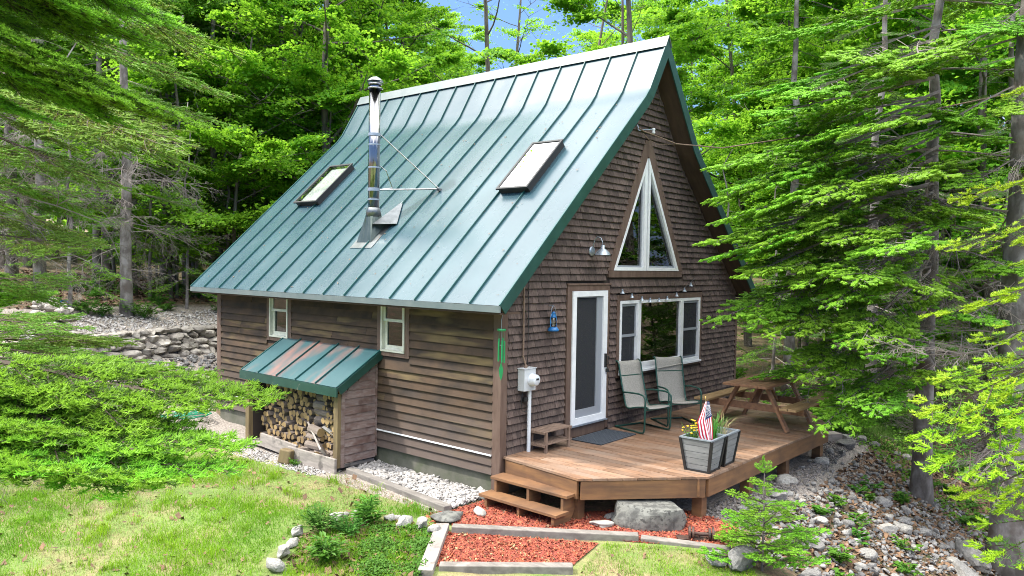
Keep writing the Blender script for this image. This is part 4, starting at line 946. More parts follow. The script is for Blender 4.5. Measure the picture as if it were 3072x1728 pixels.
def bough_geo(L0, seed, ds=.010, nl=.02, nw=.003, step=.075, sub=.055, kind='fir', wmax=.75, droop=.14, new=.075, bare=.28, density=1., nds=None, nnw=None, core=0):
    """one flat conifer bough along +X: (wood segs, old needle segs, new shoot segs)"""
    g = random.Random(seed); wood, old, nw_ = [], [], []
    Lm = 10; pts = []
    for i in range(Lm+1):
        s = i/Lm; pts.append(np.array([L0*s, .03*L0*sin(s*5+seed), -droop*L0*s**1.7+.55*droop*L0*max(0,s-.55)**2*4]))
    def at(s): i = min(int(s*Lm), Lm-1); f = s*Lm-i; return pts[i]*(1-f)+pts[i+1]*f, (pts[i+1]-pts[i])/np.linalg.norm(pts[i+1]-pts[i])
    r0 = .004+.0055*L0
    for i in range(Lm):
        a, c = i/Lm, (i+1)/Lm; wood.append([*pts[i],*pts[i+1],r0*(1-a)+.002,r0*(1-c)+.002])
        if a > .6: (nw_ if c > .97 else old).append([*pts[i],*pts[i+1],0,0])
    s = bare*.55*L0
    while s < L0*.985:
        for sd in (-1,1):
            if g.random() > density: continue
            p, t = at(s/L0); rest = L0-s; l = min(wmax, .62*rest+.07, .5*s+.12)*g.uniform(.7,1.12)
            a = R_(g.uniform(44,62)); lat = np.cross([0,0,1.], t)*sd; d = t*cos(a)+lat*sin(a); d[2] += g.uniform(-.16,.10); d /= np.linalg.norm(d)
            q = p.copy(); nseg = 4; dd = d.copy(); cur = []
            for k in range(nseg):
                dd = dd+t*.10+np.array([0,0,-.05+.05*k]); dd /= np.linalg.norm(dd); q2 = q+dd*l/nseg; cur.append((q.copy(), q2.copy(), dd.copy())); q = q2
            rr_ = .0016+.005*l; out_ = s > bare*L0
            for k, (a0, a1, d0) in enumerate(cur):
                wood.append([*a0,*a1,rr_*(1-k/nseg)+.0008,rr_*(1-(k+1)/nseg)+.0008])
                if out_ or k >= 2: (nw_ if (k == nseg-1 and l/nseg <= new*1.6) else old).append([*a0,*a1,0,0])
            if l/nseg > new*1.6: e = q-dd*new; nw_.append([*e,*q,0,0])
            tt = .10*l if out_ else .5*l
            while tt < l*.97:
                k = min(int(tt/l*nseg), nseg-1); a0, a1, d0 = cur[k]; f = tt/l*nseg-k; pp = a0*(1-f)+a1*f
                for s2 in (-1,1):
                    ll = min(.48*(l-tt)+.035, .26)*g.uniform(.7,1.15)
                    if g.random() > density*.95: continue
                    a2 = R_(g.uniform(38,56)); la = np.cross([0,0,1.], d0)*s2; d2 = d0*cos(a2)+la*sin(a2); d2[2] += g.uniform(-.2,.16); d2 /= np.linalg.norm(d2); e = pp+d2*ll
                    if ll > .05: wood.append([*pp,*e,.0016,.0008])
                    if ll > new*1.25: m_ = e-d2*new; old.append([*pp,*m_,0,0]); nw_.append([*m_,*e,0,0])
                    else: nw_.append([*pp,*e,0,0]) if g.random() < .75 else old.append([*pp,*e,0,0])
                    if ll > .12:
                        for u in (.35,.6,.8):
                            for s3 in (-1,1):
                                a3 = R_(45); l3 = np.cross([0,0,1.], d2)*s3; d3 = d2*cos(a3)+l3*sin(a3); d3[2] += g.uniform(-.15,.15); q3 = pp+d2*ll*u; e3 = q3+d3*(ll*(1-u)*.6+.02); (nw_ if g.random() < .6 else old).append([*q3,*e3,0,0])
                tt += sub*g.uniform(.8,1.2)
        s += step*g.uniform(.8,1.2)
    ng = np.random.default_rng(seed); md = 'fir' if kind == 'fir' else 'all'
    Vw, Fw = tubes_np(wood); V1, F1 = needles_np(old, ds, nl, nw, ng, md); V2, F2 = needles_np(nw_, nds or ds*.75, nl*.95, nnw or nw*1.15, ng, 'up' if kind == 'fir' else 'all', 52 if kind == 'fir' else 42)
    if core:
        sh = np.array(nw_)[:, :6]; d = (sh[:,3:6]-sh[:,:3]); mid = sh[:,:3]+d*.55; k_ = len(sh); one = np.ones((k_,1))
        Vc, Fc = tubes_np(np.concatenate([np.concatenate([sh[:,:3], mid, one*core*.55, one*core], 1), np.concatenate([mid, sh[:,3:6]+d*.06, one*core, one*core*.25], 1)]), 5); V2, F2 = np.concatenate([V2, Vc]), np.concatenate([F2, Fc+len(V2)])
    return (Vw, Fw), (V1, F1), (V2, F2)
def cat_geo(parts):
    V, F, M_, o = [], [], [], 0
    for mi, (v, f) in parts:
        V.append(v); F.append(f+o); M_.append(np.full(len(f), mi)); o += len(v)
    return np.concatenate(V), np.concatenate(F), np.concatenate(M_)
def bough_mesh(name, mats, **k):
    w, a, n = bough_geo(**k); V, F, M_ = cat_geo([(0,w),(1,a),(2,n)]); return np_mesh(name, V, F, mats, M_)
def dead_mesh(L0, seed):
    g = random.Random(seed); segs = []
    def rec(p, d, l, r, dep):
        n = 4
        for k in range(n):
            d = Vector(d)+Vector((g.uniform(-.2,.2),g.uniform(-.2,.2),g.uniform(-.22,.12))); d.normalize(); q = p+d*l/n; r2_ = r*(1-.75*(k+1)/n)+.0012; segs.append([*p,*q,r*(1-.75*k/n)+.0012,r2_])
            if dep < 3:
                for _ in range(2 if dep else 3):
                    if g.random() < .75: s_ = d.cross(Vector((0,0,1)))*g.choice((-1,1)); rec(q.copy(), (d*.7+s_*g.uniform(.4,1)+Vector((0,0,g.uniform(-.5,.2)))).normalized(), l*(1-.5*k/n)*g.uniform(.3,.5), r*.4, dep+1)
            p = q
    rec(Vector((0,0,0)), Vector((1,0,-.05)), L0, .012, 0)
    V, F = tubes_np(segs); return np_mesh('dead_branch', V, F, ['twig'])
def trunk_mb(H, r0, r1, seed, wob=.03, n=12, mk='tree_bark', z0=-.4, lean=(0,0)):
    g = random.Random(seed); b = MB(); k = 14; P = [(g.uniform(-wob,wob)*i/3+lean[0]*H*(i/k), g.uniform(-wob,wob)*i/3+lean[1]*H*(i/k), z0+(H-z0)*i/k) for i in range(k+1)]
    b.tube(P, [(r0*1.35 if i == 0 else r0*(1-i/k)+r1*i/k) for i in range(k+1)], n); return b.mesh('trunk', mk, True)
def place_bough(par, me, p0, p1, L0, roll=0., name='branch'):
    """child of par (at par origin, unrotated) spanning p0->p1 in par space"""
    d = Vector(p1)-Vector(p0); l = d.length; q = d.to_track_quat('X','Z'); o = link(name, me, par, p0)
    o.rotation_mode = 'QUATERNION'; o.rotation_quaternion = q @ Matrix.Rotation(roll, 3, 'X').to_quaternion(); o.scale = (l/L0,)*3; return o
# bough libraries: (mesh, native length)
NM = ['brown_twig','needle','needle_new']; defm('needle_fresh', (.19,.34,.045), rough=.5, spec=.18, island=.25, objr=.15, trans=.4)
OM = ['brown_twig','needle_olive','needle_fresh']; LM_ = ['brown_twig','needle_mid','needle_lime']; TM = ['twig','needle','needle_new']
near_fir = [(bough_mesh('branch', ['brown_twig','needle','needle_new'], L0=1.7, seed=s, ds=.0055, nl=.025, nw=.0042, step=.085, sub=.06, wmax=.62, new=.08, nds=.0042, nnw=.0056, core=.0042), 1.7) for s in (1,2)]
near_olive = [(bough_mesh('branch', OM, L0=2.0, seed=s, ds=.011, nl=.018, nw=.0048, step=.10, sub=.075, wmax=.6, new=.07, kind='spruce', droop=.08, bare=.5, core=.0055, density=.9), 2.0) for s in (4,5,6)]
near_lime = [(bough_mesh('branch', LM_, L0=1.3, seed=s, ds=.007, nl=.021, nw=.0042, step=.17, sub=.125, wmax=.5, new=.12, nds=.0024, nnw=.0048, core=.0055, density=.9), 1.3) for s in (7,8)]
mid_spruce = [(bough_mesh('branch', TM, L0=2.8, seed=s, ds=.018, nl=.026, nw=.0085, step=.13, sub=.10, wmax=.9, new=.12, nds=.009, nnw=.008, core=.017, droop=.16, bare=.42, kind='spruce', density=.9), 2.8) for s in (11,12,13)]
mid_dark = [(bough_mesh('branch', ['twig','needle','needle_mid'], L0=2.6, seed=s, ds=.017, nl=.026, nw=.0070, step=.12, sub=.09, wmax=.85, new=.05, droop=.2, bare=.35, kind='fir', density=.85), 2.6) for s in (15,16)]
dead = [(dead_mesh(1.8, s), 1.8) for s in (21,22,23)]
tip_spruce = [(bough_mesh('branch', TM, L0=2.8, seed=s, ds=.018, nl=.026, nw=.0085, step=.13, sub=.10, wmax=.62, new=.12, nds=.009, nnw=.008, core=.017, droop=.12, bare=.62, kind='spruce', density=.85), 2.8) for s in (51,52,53)]
def conifer(name, label, x, y, H, r, zb, seed, zlo, zhi, reach, lib, n, azr=(0,2*pi), deadn=0, dz=(.4,2.5), deadr=1.6, group=None, bark='tree_bark', droop=.12, lean=(0,0), zfac=None, cat='fir tree'):
    g = random.Random(seed); t = empty(name, label, cat, (x,y,zb), 0, group)
    link('trunk', trunk_mb(H, r, .03, seed, mk=bark, lean=lean), t)
    for k in range(n):
        u = (k+g.random())/n; z = zlo+(zhi-zlo)*u; a = azr[0]+(azr[1]-azr[0])*((k*.618+g.uniform(-.08,.08))%1); R = reach*(1-.75*(z/H))*g.uniform(.72,1.1) if zfac is None else reach*zfac(u)*g.uniform(.72,1.1)
        me, L0 = g.choice(lib); rt_ = r*(1-z/H)*.7; place_bough(t, me, (rt_*cos(a)+lean[0]*z, rt_*sin(a)+lean[1]*z, z), (R*cos(a)+lean[0]*z, R*sin(a)+lean[1]*z, z-droop*R+g.uniform(-.1,.15)), L0, g.uniform(-.15,.15))
    for k in range(deadn):
        z = g.uniform(*dz); a = g.uniform(0,2*pi); R = deadr*g.uniform(.5,1.1); me, L0 = g.choice(dead); place_bough(t, me, (r*.7*cos(a),r*.7*sin(a),z), (R*cos(a),R*sin(a),z+g.uniform(-.5,.25)*R), L0, g.uniform(-1,1), 'dead_branch')
    return t
# whole-tree crowns for the forest
def conifer_crown(H, R, seed, z0, nb, mats, ds=.05):
    g = random.Random(seed); lib = [bough_geo(L0=2.2, seed=seed*10+s, ds=ds, nl=.04, nw=.016, step=.16, sub=.12, wmax=.8, new=.07, nds=ds*.5, nnw=.018, droop=.2, bare=.3, density=.85) for s in range(3)]
    parts = []
    for k in range(nb):
        u = (k+g.random())/nb; z = z0+(H-z0)*u; a = k*2.4+g.uniform(-.4,.4); r = R*((1-u)**.8*.92+.08)*g.uniform(.6,1.1); s = r/2.2
        ca, sa = cos(a), sin(a); til = g.uniform(.02,.28); ct, st_ = cos(til), sin(til)
        Mr = np.array([[ca*ct,-sa,ca*st_],[sa*ct,ca,sa*st_],[-st_,0,ct]])*s
        for mi, (v, f) in enumerate(g.choice(lib)): parts.append((mi, (v@Mr.T+np.array([0,0,z]), f)))
    V, F, M_ = cat_geo(parts); return np_mesh('crown', V, F, mats, M_)
def leaf_quads(C_, N_, size, g, curl=.12):
    n = len(C_); a = g.normal(0,1,(n,3)); u = np.cross(N_, a); u /= np.linalg.norm(u,axis=1)[:,None]+1e-9; v = np.cross(N_, u)
    s = size*g.uniform(.65,1.25,n)[:,None]; w_ = .42
    V = np.stack([C_-u*s*.5, C_+v*s*w_-u*s*.05-N_*s*curl, C_+u*s*.5, C_-v*s*w_-u*s*.05-N_*s*curl], 1).reshape(-1,3); return V, np.arange(4*n).reshape(n,4)
def broadleaf(H, R, seed, z0, nspray, nleaf, size, r0, mk='maple', lean=(0,0), limbs=14, up_=.55, spr=.62, bark='maple_bark'):
    g = random.Random(seed); ng = np.random.default_rng(seed); segs = []; tips = []
    def curve(p, d, l, ra, rb, n=7, w=.14, lift=.0):
        out = [(p.copy(), d.copy())]
        for k in range(n):
            d = (d+Vector((g.uniform(-w,w),g.uniform(-w,w),g.uniform(-w*.6,w*.6)+lift))).normalized(); q = p+d*l/n; segs.append([*p,*q,ra+(rb-ra)*k/n,ra+(rb-ra)*(k+1)/n]); p = q; out.append((p.copy(), d.copy()))
        return out
    tr = curve(Vector((0,0,-.4)), Vector((lean[0],lean[1],1)).normalized(), H, r0, .025, 12, .05)
    for k in range(limbs):
        u = (z0/H)+(1-z0/H)*((k+g.random())/limbs)*.96; i = min(int(u*12),11); p = tr[i][0].lerp(tr[i+1][0], u*12-i); a = k*2.4+g.uniform(-.5,.5)
        l = R*(1-.55*abs((u-z0/H)/(1-z0/H)-.3))*g.uniform(.75,1.1); d = Vector((cos(a),sin(a),up_*g.uniform(.3,1.2))).normalized(); lb = curve(p, d, l, max(.012,r0*(1-u)*.55), .008, 6, .16)
        for m_ in range(2, 7):
            for _ in range(2):
                if g.random() < .85:
                    pp, dd = lb[m_]; a2 = g.uniform(0,2*pi); d2 = (dd*.6+Vector((cos(a2),sin(a2),g.uniform(-.1,.3)))).normalized(); tw = curve(pp, d2, g.uniform(.4,1.1), .009, .003, 3, .15); tips += [tw[2][0], tw[3][0]]
    tips += [q[0] for q in tr[-2:]]
    sel = [g.choice(tips) for _ in range(nspray)]; C_, N_ = [], []
    for q in sel:
        m_ = int(nleaf*g.uniform(.5,1.4)); rr_ = spr*g.uniform(.5,1.25); nrm = np.array([g.uniform(-.45,.45),g.uniform(-.45,.45),1]); nrm /= np.linalg.norm(nrm)
        off = ng.normal(0,1,(m_,3)); off[:,2] *= .16; off *= rr_*.5; off[:,2] -= (off[:,0]*nrm[0]+off[:,1]*nrm[1]); off[:,2] -= .12*(off[:,0]**2+off[:,1]**2)
        C_.append(np.array(q)+off); nn = nrm+ng.normal(0,.42,(m_,3)); N_.append(nn/np.linalg.norm(nn,axis=1)[:,None])
    V, F = leaf_quads(np.concatenate(C_), np.concatenate(N_), size, ng); Vt, Ft = tubes_np(segs, 7)
    return np_mesh('trunk', Vt, Ft, [bark], smooth=True), np_mesh('crown', V, F, [mk])
def tree_of(name, label, cat, tm, cm, x, y, rz=0, s=1, group=None, dz=0):
    t = empty(name, label, cat, (x,y,G(x,y)+dz), rz, group); t.scale = (s,s,s); link('trunk', tm, t); link('crown', cm, t); return t
# ------------------------------------------------------------------ forest
TALL = [broadleaf(17, 3.6, s, 3.4, 230, 250, .125, .17, limbs=24) for s in (1,2,3)]
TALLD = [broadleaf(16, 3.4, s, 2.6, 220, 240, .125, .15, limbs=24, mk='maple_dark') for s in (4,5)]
LOW = [broadleaf(7.5, 2.3, s, 1.0, 140, 230, .105, .06, limbs=18, spr=.55) for s in (6,7)]
THIN = [broadleaf(17, 3.2, s, 5.5, 46, 110, .11, .16, limbs=12, up_=1.0, lean=l_) for s, l_ in ((8,(.04,.0)),(9,(-.05,.03)),(10,(.0,-.04)))]
CON = [(trunk_mb(15, .14, .02, s), conifer_crown(15, 2.3, s, 1.6, 64, ['twig','needle','needle_mid'])) for s in (31,32)]
CONS = [(trunk_mb(6, .05, .012, s), conifer_crown(6, 1.5, s, .5, 44, ['twig','needle','needle_new'], .04)) for s in (33,)]
def along(px, d):
    """ground position at azimuth offset px (photo columns) and distance d in front of the camera"""
    a = math.atan2(px-1536, FPX); h = YAW-a+pi/2; return CX+d*cos(h)/1., CY+d*sin(h)/1.
gf = random.Random(12); used = []
LABS = {'T': ('maple_tree','tall bright green broadleaf tree in the forest behind the cabin','maple tree','tall broadleaf trees behind the cabin'),
        'D': ('maple_tree','tall dark green broadleaf tree standing deep in the forest','maple tree','dark broadleaf trees deep in the forest'),
        'L': ('young_maple','young low broadleaf tree under the taller forest trees','maple tree','young broadleaf trees in the forest edge'),
        'C': ('fir_tree','dark fir tree with bare lower trunk among the forest trees','fir tree','fir trees in the forest'),
        'S': ('young_fir','young bushy fir growing below the tall forest trees','fir tree','young firs in the forest edge'),
        'N': ('maple_tree','tall thin-leaved tree with bare limbs against the sky','maple tree','thin-leaved trees against the sky')}
def put(kind, px, d, s=1., label=None):
    lib = dict(T=TALL, D=TALLD, L=LOW, C=CON, S=CONS, N=THIN)[kind]; x, y = along(px, d)
    if -1.2 < x < 9 and -3.5 < y < 9.2: return
    nm, lb, ct, gp = LABS[kind]; tm, cm = gf.choice(lib)
    if not label:
        wh = 'left of the cabin roof' if px < 700 else 'behind the chimney end of the roof' if px < 1180 else 'behind the roof ridge' if px < 1950 else 'beyond the gable peak' if px < 2450 else 'behind the thick right trunks'
        lb = lb.replace(' in the forest behind the cabin','').replace(' standing deep in the forest','').replace(' under the taller forest trees','').replace(' among the forest trees','').replace(' growing below the tall forest trees','').replace(' with bare limbs against the sky',' with bare limbs')+(', first rows, ' if d < 29 else ', further back, ' if d < 46 else ', farthest rows, ')+wh; gp = lb
    else: lb = label; gp = None
    tree_of(nm, lb, ct, tm, cm, x, y, gf.uniform(0,6.28), s*gf.uniform(.9,1.1), gp)
# left forest interior
for px, d, k in [(395,24.5,'C'),(290,25.5,'C'),(120,23,'C'),(515,24,'L'),(640,26,'C'),(30,27,'C'),(760,27,'S'),(210,21,'S'),(560,22.5,'S'),(880,26,'L'),(700,24,'L'),(980,25,'L')]: put(k, px, d)
for i in range(26): put(gf.choice('CCDTLC'), gf.uniform(-250,950), gf.uniform(27,46))
for px, d, k in [(450,23.5,'S'),(590,24.5,'S'),(680,25,'S'),(820,26,'S'),(340,26,'S'),(760,29,'C'),(520,28,'C'),(900,29,'S')]: put(k, px, d, 1.1)
for i in range(19): put(gf.choice('TTTLLC'), gf.uniform(560,1340), gf.uniform(24,44))
# behind the ridge, thin trees where the sky shows
for px, d in [(1130,27),(1490,30),(1560,33),(1700,31),(1830,28)]: put('N', px, d)
for i in range(9): put('L', gf.uniform(1150,1950), gf.uniform(27,36), .85)
for i in range(28): put(gf.choice('TTTLTC'), gf.uniform(1880,3300), gf.uniform(19,46))
for i in range(12): put(gf.choice('LSLS'), gf.uniform(2150,3200), gf.uniform(19,30))
for i in range(20): put('T', gf.uniform(-400,1330), gf.uniform(46,70), 1.2)
for i in range(16): put('T', gf.uniform(1780,3400), gf.uniform(46,70), 1.2)
for i in range(6): put('L', gf.uniform(1300,1780), gf.uniform(36,50), .8)
# far wooded hillside as one mass of foliage
gw = np.random.default_rng(5); nq = 60000; th = gw.uniform(R_(-12), R_(95), nq); dd_ = gw.uniform(62, 95, nq); xs_ = CX+dd_*np.cos(th); ys_ = CY+dd_*np.sin(th); zt = gw.uniform(0,1,nq)**.8
pxa = 1536-FPX*np.tan(th-(YAW+pi/2)); gap = np.clip(1-np.abs(pxa-1580)/330,0,1)
hh = (12+3.5*np.sin(th*37)+2*np.sin(th*91+1))*(1-.8*gap)
Cq = np.stack([xs_, ys_, gh(xs_,ys_)+np.where(ys_+xs_ > 42,(ys_+xs_-42)*.055,0)*.6+zt*hh], 1); Nq = gw.normal(0,.6,(nq,3))+[0,0,.8]; Nq /= np.linalg.norm(Nq,axis=1)[:,None]
Vq, Fq = leaf_quads(Cq, Nq, .75, gw); tag(link('far_woods', np_mesh('far_woods', Vq, Fq, ['maple'])), 'far green woods closing the view behind the forest', 'woods', kind='stuff')

# ------------------------------------------------------------------ foreground trees
TW = lambda x, y: G(x, y)
def reach_tree(name, label, x, y, H, r, seed, tips, lib, extra=None, bark='tree_bark', cat='fir tree', deadn=0, dz=(1,4), deadr=1.5, zb=None, rise=.35, rise2=None, zsplit=3):
    """tree whose branches end at given points of the scene"""
    zb = TW(x,y) if zb is None else zb; t = empty(name, label, cat, (x,y,zb)); g = random.Random(seed); link('trunk', trunk_mb(H, r, .02, seed, mk=bark, n=20, wob=.02 if r > .12 else .006), t)
    for tx, ty, tz in tips:
        me, L0 = g.choice(lib); dx, dy, dz_ = tx-x, ty-y, tz-zb; l = hypot(dx, dy); z0 = dz_+l*(rise2 if rise2 is not None and tz < zsplit else rise)*g.uniform(.6,1.2)
        place_bough(t, me, (dx/l*r*.7, dy/l*r*.7, z0), (dx, dy, dz_), L0, g.uniform(-.25,.25))
    if extra: extra(t, g)
    for k in range(deadn):
        z = g.uniform(*dz); a = g.uniform(0,2*pi); R = deadr*g.uniform(.5,1.1); me, L0 = g.choice(dead); place_bough(t, me, (r*.7*cos(a),r*.7*sin(a),z), (R*cos(a),R*sin(a),z+g.uniform(-.5,.25)*R), L0, g.uniform(-1,1), 'dead_branch')
    return t
def ring_boughs(lib, n, z0, z1, reach, az0, az1, droop=.15, r=.08, taper=.5):
    def f(t, g):
        for k in range(n):
            u = (k+g.random())/n; z = z0+(z1-z0)*u; a = az0+(az1-az0)*((k*.618)%1); R = reach*(1-taper*u)*g.uniform(.75,1.1); me, L0 = g.choice(lib)
            place_bough(t, me, (r*cos(a),r*sin(a),z), (R*cos(a),R*sin(a),z-droop*R+g.uniform(-.1,.2)), L0, g.uniform(-.25,.25))
    return f
near_left = [(-5.80,-3.62,2.12),(-6.12,-3.90,1.97),(-6.28,-4.04,1.91),(-6.50,-4.02,1.90),(-6.24,-3.56,1.98),(-6.29,-3.19,2.03),(-6.67,-3.52,2.00),(-6.90,-3.72,1.93),(-5.80,-3.00,2.02),(-6.33,-2.83,2.06)]
mid_left = [(-5.34,-2.15,1.98),(-5.37,-1.65,1.98),(-5.48,-1.37,2.10),(-5.91,-1.49,2.09),(-5.93,-1.76,2.24),(-5.8,-2.0,2.05),(-5.6,-1.0,2.0)]
olive_left = [(-4.74,-1.51,4.34),(-4.62,-1.36,4.02),(-4.67,-1.15,3.85),(-4.66,-0.87,3.47),(-5.38,-2.03,3.46),(-5.35,-1.60,3.60),(-5.27,-0.94,3.20),(-5.49,-0.70,3.04),(-5.16,-0.32,2.99),(-5.50,-0.41,2.30),(-5.69,-0.47,2.83),(-5.65,-0.49,3.29),(-5.36,-0.36,3.51),(-5.73,-0.38,3.72),(-5.65,0.23,2.42),(-4.98,0.24,2.81)]
upper_left = [(-5.68,-2.70,3.55),(-5.87,-2.64,3.54),(-5.94,-2.41,3.50),(-6.20,-2.33,3.55),(-6.26,-2.14,3.48),(-6.50,-2.10,3.50),(-5.66,-2.60,4.10),(-5.91,-2.62,3.94),(-6.06,-2.60,3.96),(-6.02,-2.19,3.95),(-6.16,-2.17,4.05),(-6.35,-2.26,3.91),(-6.48,-2.27,3.92),(-5.77,-2.16,4.20)]
near_right = [(-3.38,-5.95,2.50),(-2.86,-5.91,2.87),(-3.73,-6.02,2.03),(-3.86,-6.03,1.94),(-3.41,-6.23,2.12),(-3.21,-6.31,2.02),(-3.92,-6.11,1.81),(-3.83,-6.22,1.67),(-3.86,-6.35,1.41),(-2.60,-6.18,3.75),(-3.05,-6.00,3.12),(-3.20,-6.16,2.35),(-3.71,-6.36,1.59),(-2.70,-6.26,2.75),(-3.10,-5.99,2.14)]
r2t = [(2.98,-1.29,4.43),(2.94,-1.27,3.89),(2.71,-1.32,3.28),(2.63,-1.68,3.59),(2.65,-1.58,3.05),(2.83,-1.95,2.76),(2.95,-1.73,4.06),(2.82,-2.23,3.20),(2.95,-1.51,2.02),(3.09,-2.30,1.88),(3.40,-2.80,1.15),(3.45,-3.10,0.42),(3.6,-3.37,0.9),(3.06,-2.69,2.58),(3.06,-3.31,2.31),(2.65,-3.74,2.69),(2.85,-3.87,1.81),(3.40,-3.78,0.80),(3.17,-3.47,1.76),(3.22,-2.32,4.64),(3.49,-2.44,5.41),(3.00,-3.54,5.70),(2.95,-3.12,3.79),(2.65,-4.30,4.04),(2.81,-3.84,4.74),(3.55,-1.91,5.24),(4.26,-1.17,5.72),(4.08,-1.69,6.52),(4.07,-2.45,6.48),(2.73,-4.32,5.51),(2.51,-4.17,3.11),(2.82,-3.45,3.22)]
reach_tree('fir_tree', 'fir at the lawn edge with pale fresh needles reaching over the grass', -7.27,-2.33, 5.2,.07,1, near_left+upper_left, near_fir, rise=.25, rise2=.04)
reach_tree('fir_tree', 'dull green fir with drooping branches before the dry stone wall', -6.95,-1.0, 5.6,.08,2, mid_left, near_olive, ring_boughs(near_olive, 5, .9, 1.5, 1.6, R_(-40), R_(40)), rise=.05)
reach_tree('spruce_tree', 'olive green spruce with thin drooping twigs at the upper left', -6.58,.24, 8,.10,3, olive_left, near_olive, ring_boughs(near_olive+near_fir[:1], 26, 2.4, 6.0, 2.0, R_(-75), R_(75), droop=.02), cat='spruce tree', deadn=10, dz=(2,4.5))
reach_tree('fir_tree', 'bright lime tipped fir branches close on the right edge', -2.74,-7.15, 5.5,.09,4, near_right, near_lime)
reach_tree('spruce_tree', 'large spruce with bright green tips beside the cabin and picnic table', 6.51,-3.81, 12,.17,5, r2t, tip_spruce, lambda t, g: (ring_boughs(mid_spruce, 28, 4.0, 11.5, 3.3, R_(90), R_(300))(t, g), ring_boughs(tip_spruce+mid_spruce[:1], 30, 2.2, 7.6, 3.3, R_(105), R_(215), taper=.15)(t, g)), cat='spruce tree', deadn=30, dz=(1.0,5.5), deadr=2.2, rise=.28)
reach_tree('spruce_tree', 'thick grey spruce trunk at the right edge with dead lower branches', 5.63,-5.22, 14,.30,6, [(4.2,-3.8,4.6),(3.9,-4.6,3.9),(4.4,-3.4,5.6),(3.6,-4.9,5.9),(4.0,-4.2,6.8),(4.9,-3.2,6.8),(3.4,-5.4,4.8)], mid_spruce, ring_boughs(mid_spruce, 14, 7.0, 13.5, 3.4, 0, 2*pi), cat='spruce tree', deadn=26, dz=(2.0,7.0), deadr=2.4)
conifer('fir_tree', 'shaded fir behind the picnic table', 10.2,-1.9, 11, .14, TW(10.2,-1.9), 7, 1.3, 10.6, 3.0, mid_dark, 46, deadn=6)
conifer('fir_tree', 'grey-trunked fir between the picnic table and the thick trunk', 10.6,-4.6, 12, .20, TW(10.6,-4.6), 8, 2.4, 11.5, 3.0, mid_dark, 40, deadn=14, dz=(1,5))
conifer('fir_tree', 'fir rising above the right eave of the cabin', 12.5,.8, 13, .16, TW(12.5,.8), 9, 2.0, 12.6, 2.9, mid_spruce, 44, deadn=6)
conifer('fir_tree', 'fir with sparse branches deep behind the thick right trunk', 13.0,-4.0, 12, .15, TW(13,-4), 10, 1.2, 11.5, 2.9, mid_dark, 40)
conifer('fir_tree', 'mossy fir left of the dry stone wall', -5.0,5.6, 5.5, .08, TW(-5.0,5.6), 11, 1.2, 5.3, 1.7, near_olive, 24, deadn=8)
conifer('fir_tree', 'fir with grey trunk and flat sprays behind the dry stone wall', .35,12.6, 12, .15, TW(.35,12.6), 12, 2.0, 11.6, 2.6, mid_dark, 30, deadn=26, dz=(1.0,5.0), deadr=2.0)
conifer('fir_tree', 'slimmer grey fir beside the tallest left trunk', -1.4,13.2, 11, .11, TW(-1.4,13.2), 13, 1.8, 10.6, 2.5, mid_dark, 28, deadn=26, dz=(1.0,5.0), deadr=1.9)
conifer('young_fir', 'thin young fir with layered sprays left of the cabin roof', 2.6,14.6, 8, .045, TW(2.6,14.6), 14, 1.6, 7.8, 2.2, mid_dark, 24, deadn=12)
# sapling on the slope
t = empty('fir_sapling', 'small bright green fir sapling in front of the deck corner', 'fir sapling', (.22,-3.66,TW(.22,-3.66)-.02)); g = random.Random(3)
sap = [(bough_mesh('branch', NM, L0=.6, seed=s, ds=.006, nl=.020, nw=.0046, step=.085, sub=.065, wmax=.26, new=.07, bare=.12, nds=.0036, droop=.05, core=.008), .6) for s in (41,42)]
b = MB(); b.tube([(0,0,-.05),(.01,0,.5),(0,0,1.0),(0,0,1.2)], [.016,.012,.007,.004], 8); b.build('trunk', 'twig', t)
for k in range(27):
    u = k/27; z = .08+.98*u; a = k*2.4+g.uniform(-.2,.2); R = (.66*(1-u)**.7+.10)*g.uniform(.7,1.12); me, L0 = g.choice(sap); place_bough(t, me, (0,0,z), (R*cos(a),R*sin(a),z+.16*R+g.uniform(-.03,.05)), L0)
for k in range(5): a = k*1.26; me, L0 = sap[0]; place_bough(t, me, (0,0,1.10), (.12*cos(a),.12*sin(a),1.19+.03*(k==0)), L0)
me, L0 = sap[1]; place_bough(t, me, (0,0,1.08), (.0,.01,1.28), L0)

# ------------------------------------------------------------------ stones
import bmesh
def rock_np(seed, sub=3, sq=(1,.8,.6), rough=.16, flat=0.):
    bm = bmesh.new(); bmesh.ops.create_icosphere(bm, subdivisions=sub, radius=1); V = np.array([v.co[:] for v in bm.verts]); F = np.array([[v.index for v in f.verts] for f in bm.faces]); bm.free()
    g = np.random.default_rng(seed); V0 = V.copy()
    for _ in range(10):                                  # cut facets
        n = g.normal(0,1,3); n /= np.linalg.norm(n); d = g.uniform(.50,.88); q = V@n; V = V-np.clip(q-d,0,None)[:,None]*n*.97
    for f, a in ((1.7,rough),(3.7,rough*.45),(8,rough*.2)):
        ph = g.uniform(0,6,9); V = V*(1+a*(np.sin(V0[:,0]*f+ph[0]+np.sin(V0[:,1]*f+ph[1]))*np.sin(V0[:,1]*f*1.1+ph[2])+np.sin(V0[:,2]*f*1.2+ph[3])*.6))[:,None]
    if flat: V[:,2] = np.minimum(V[:,2], flat)
    return V*np.array(sq), F
RK = {}
for mk in ('rock','rock_pale'):
    RK[mk] = [np_mesh('rock', *rock_np(s, 3, (1, g.uniform(.65,.9), g.uniform(.5,.75))), [mk], smooth=False) for s in range(6)]
gr = random.Random(77)
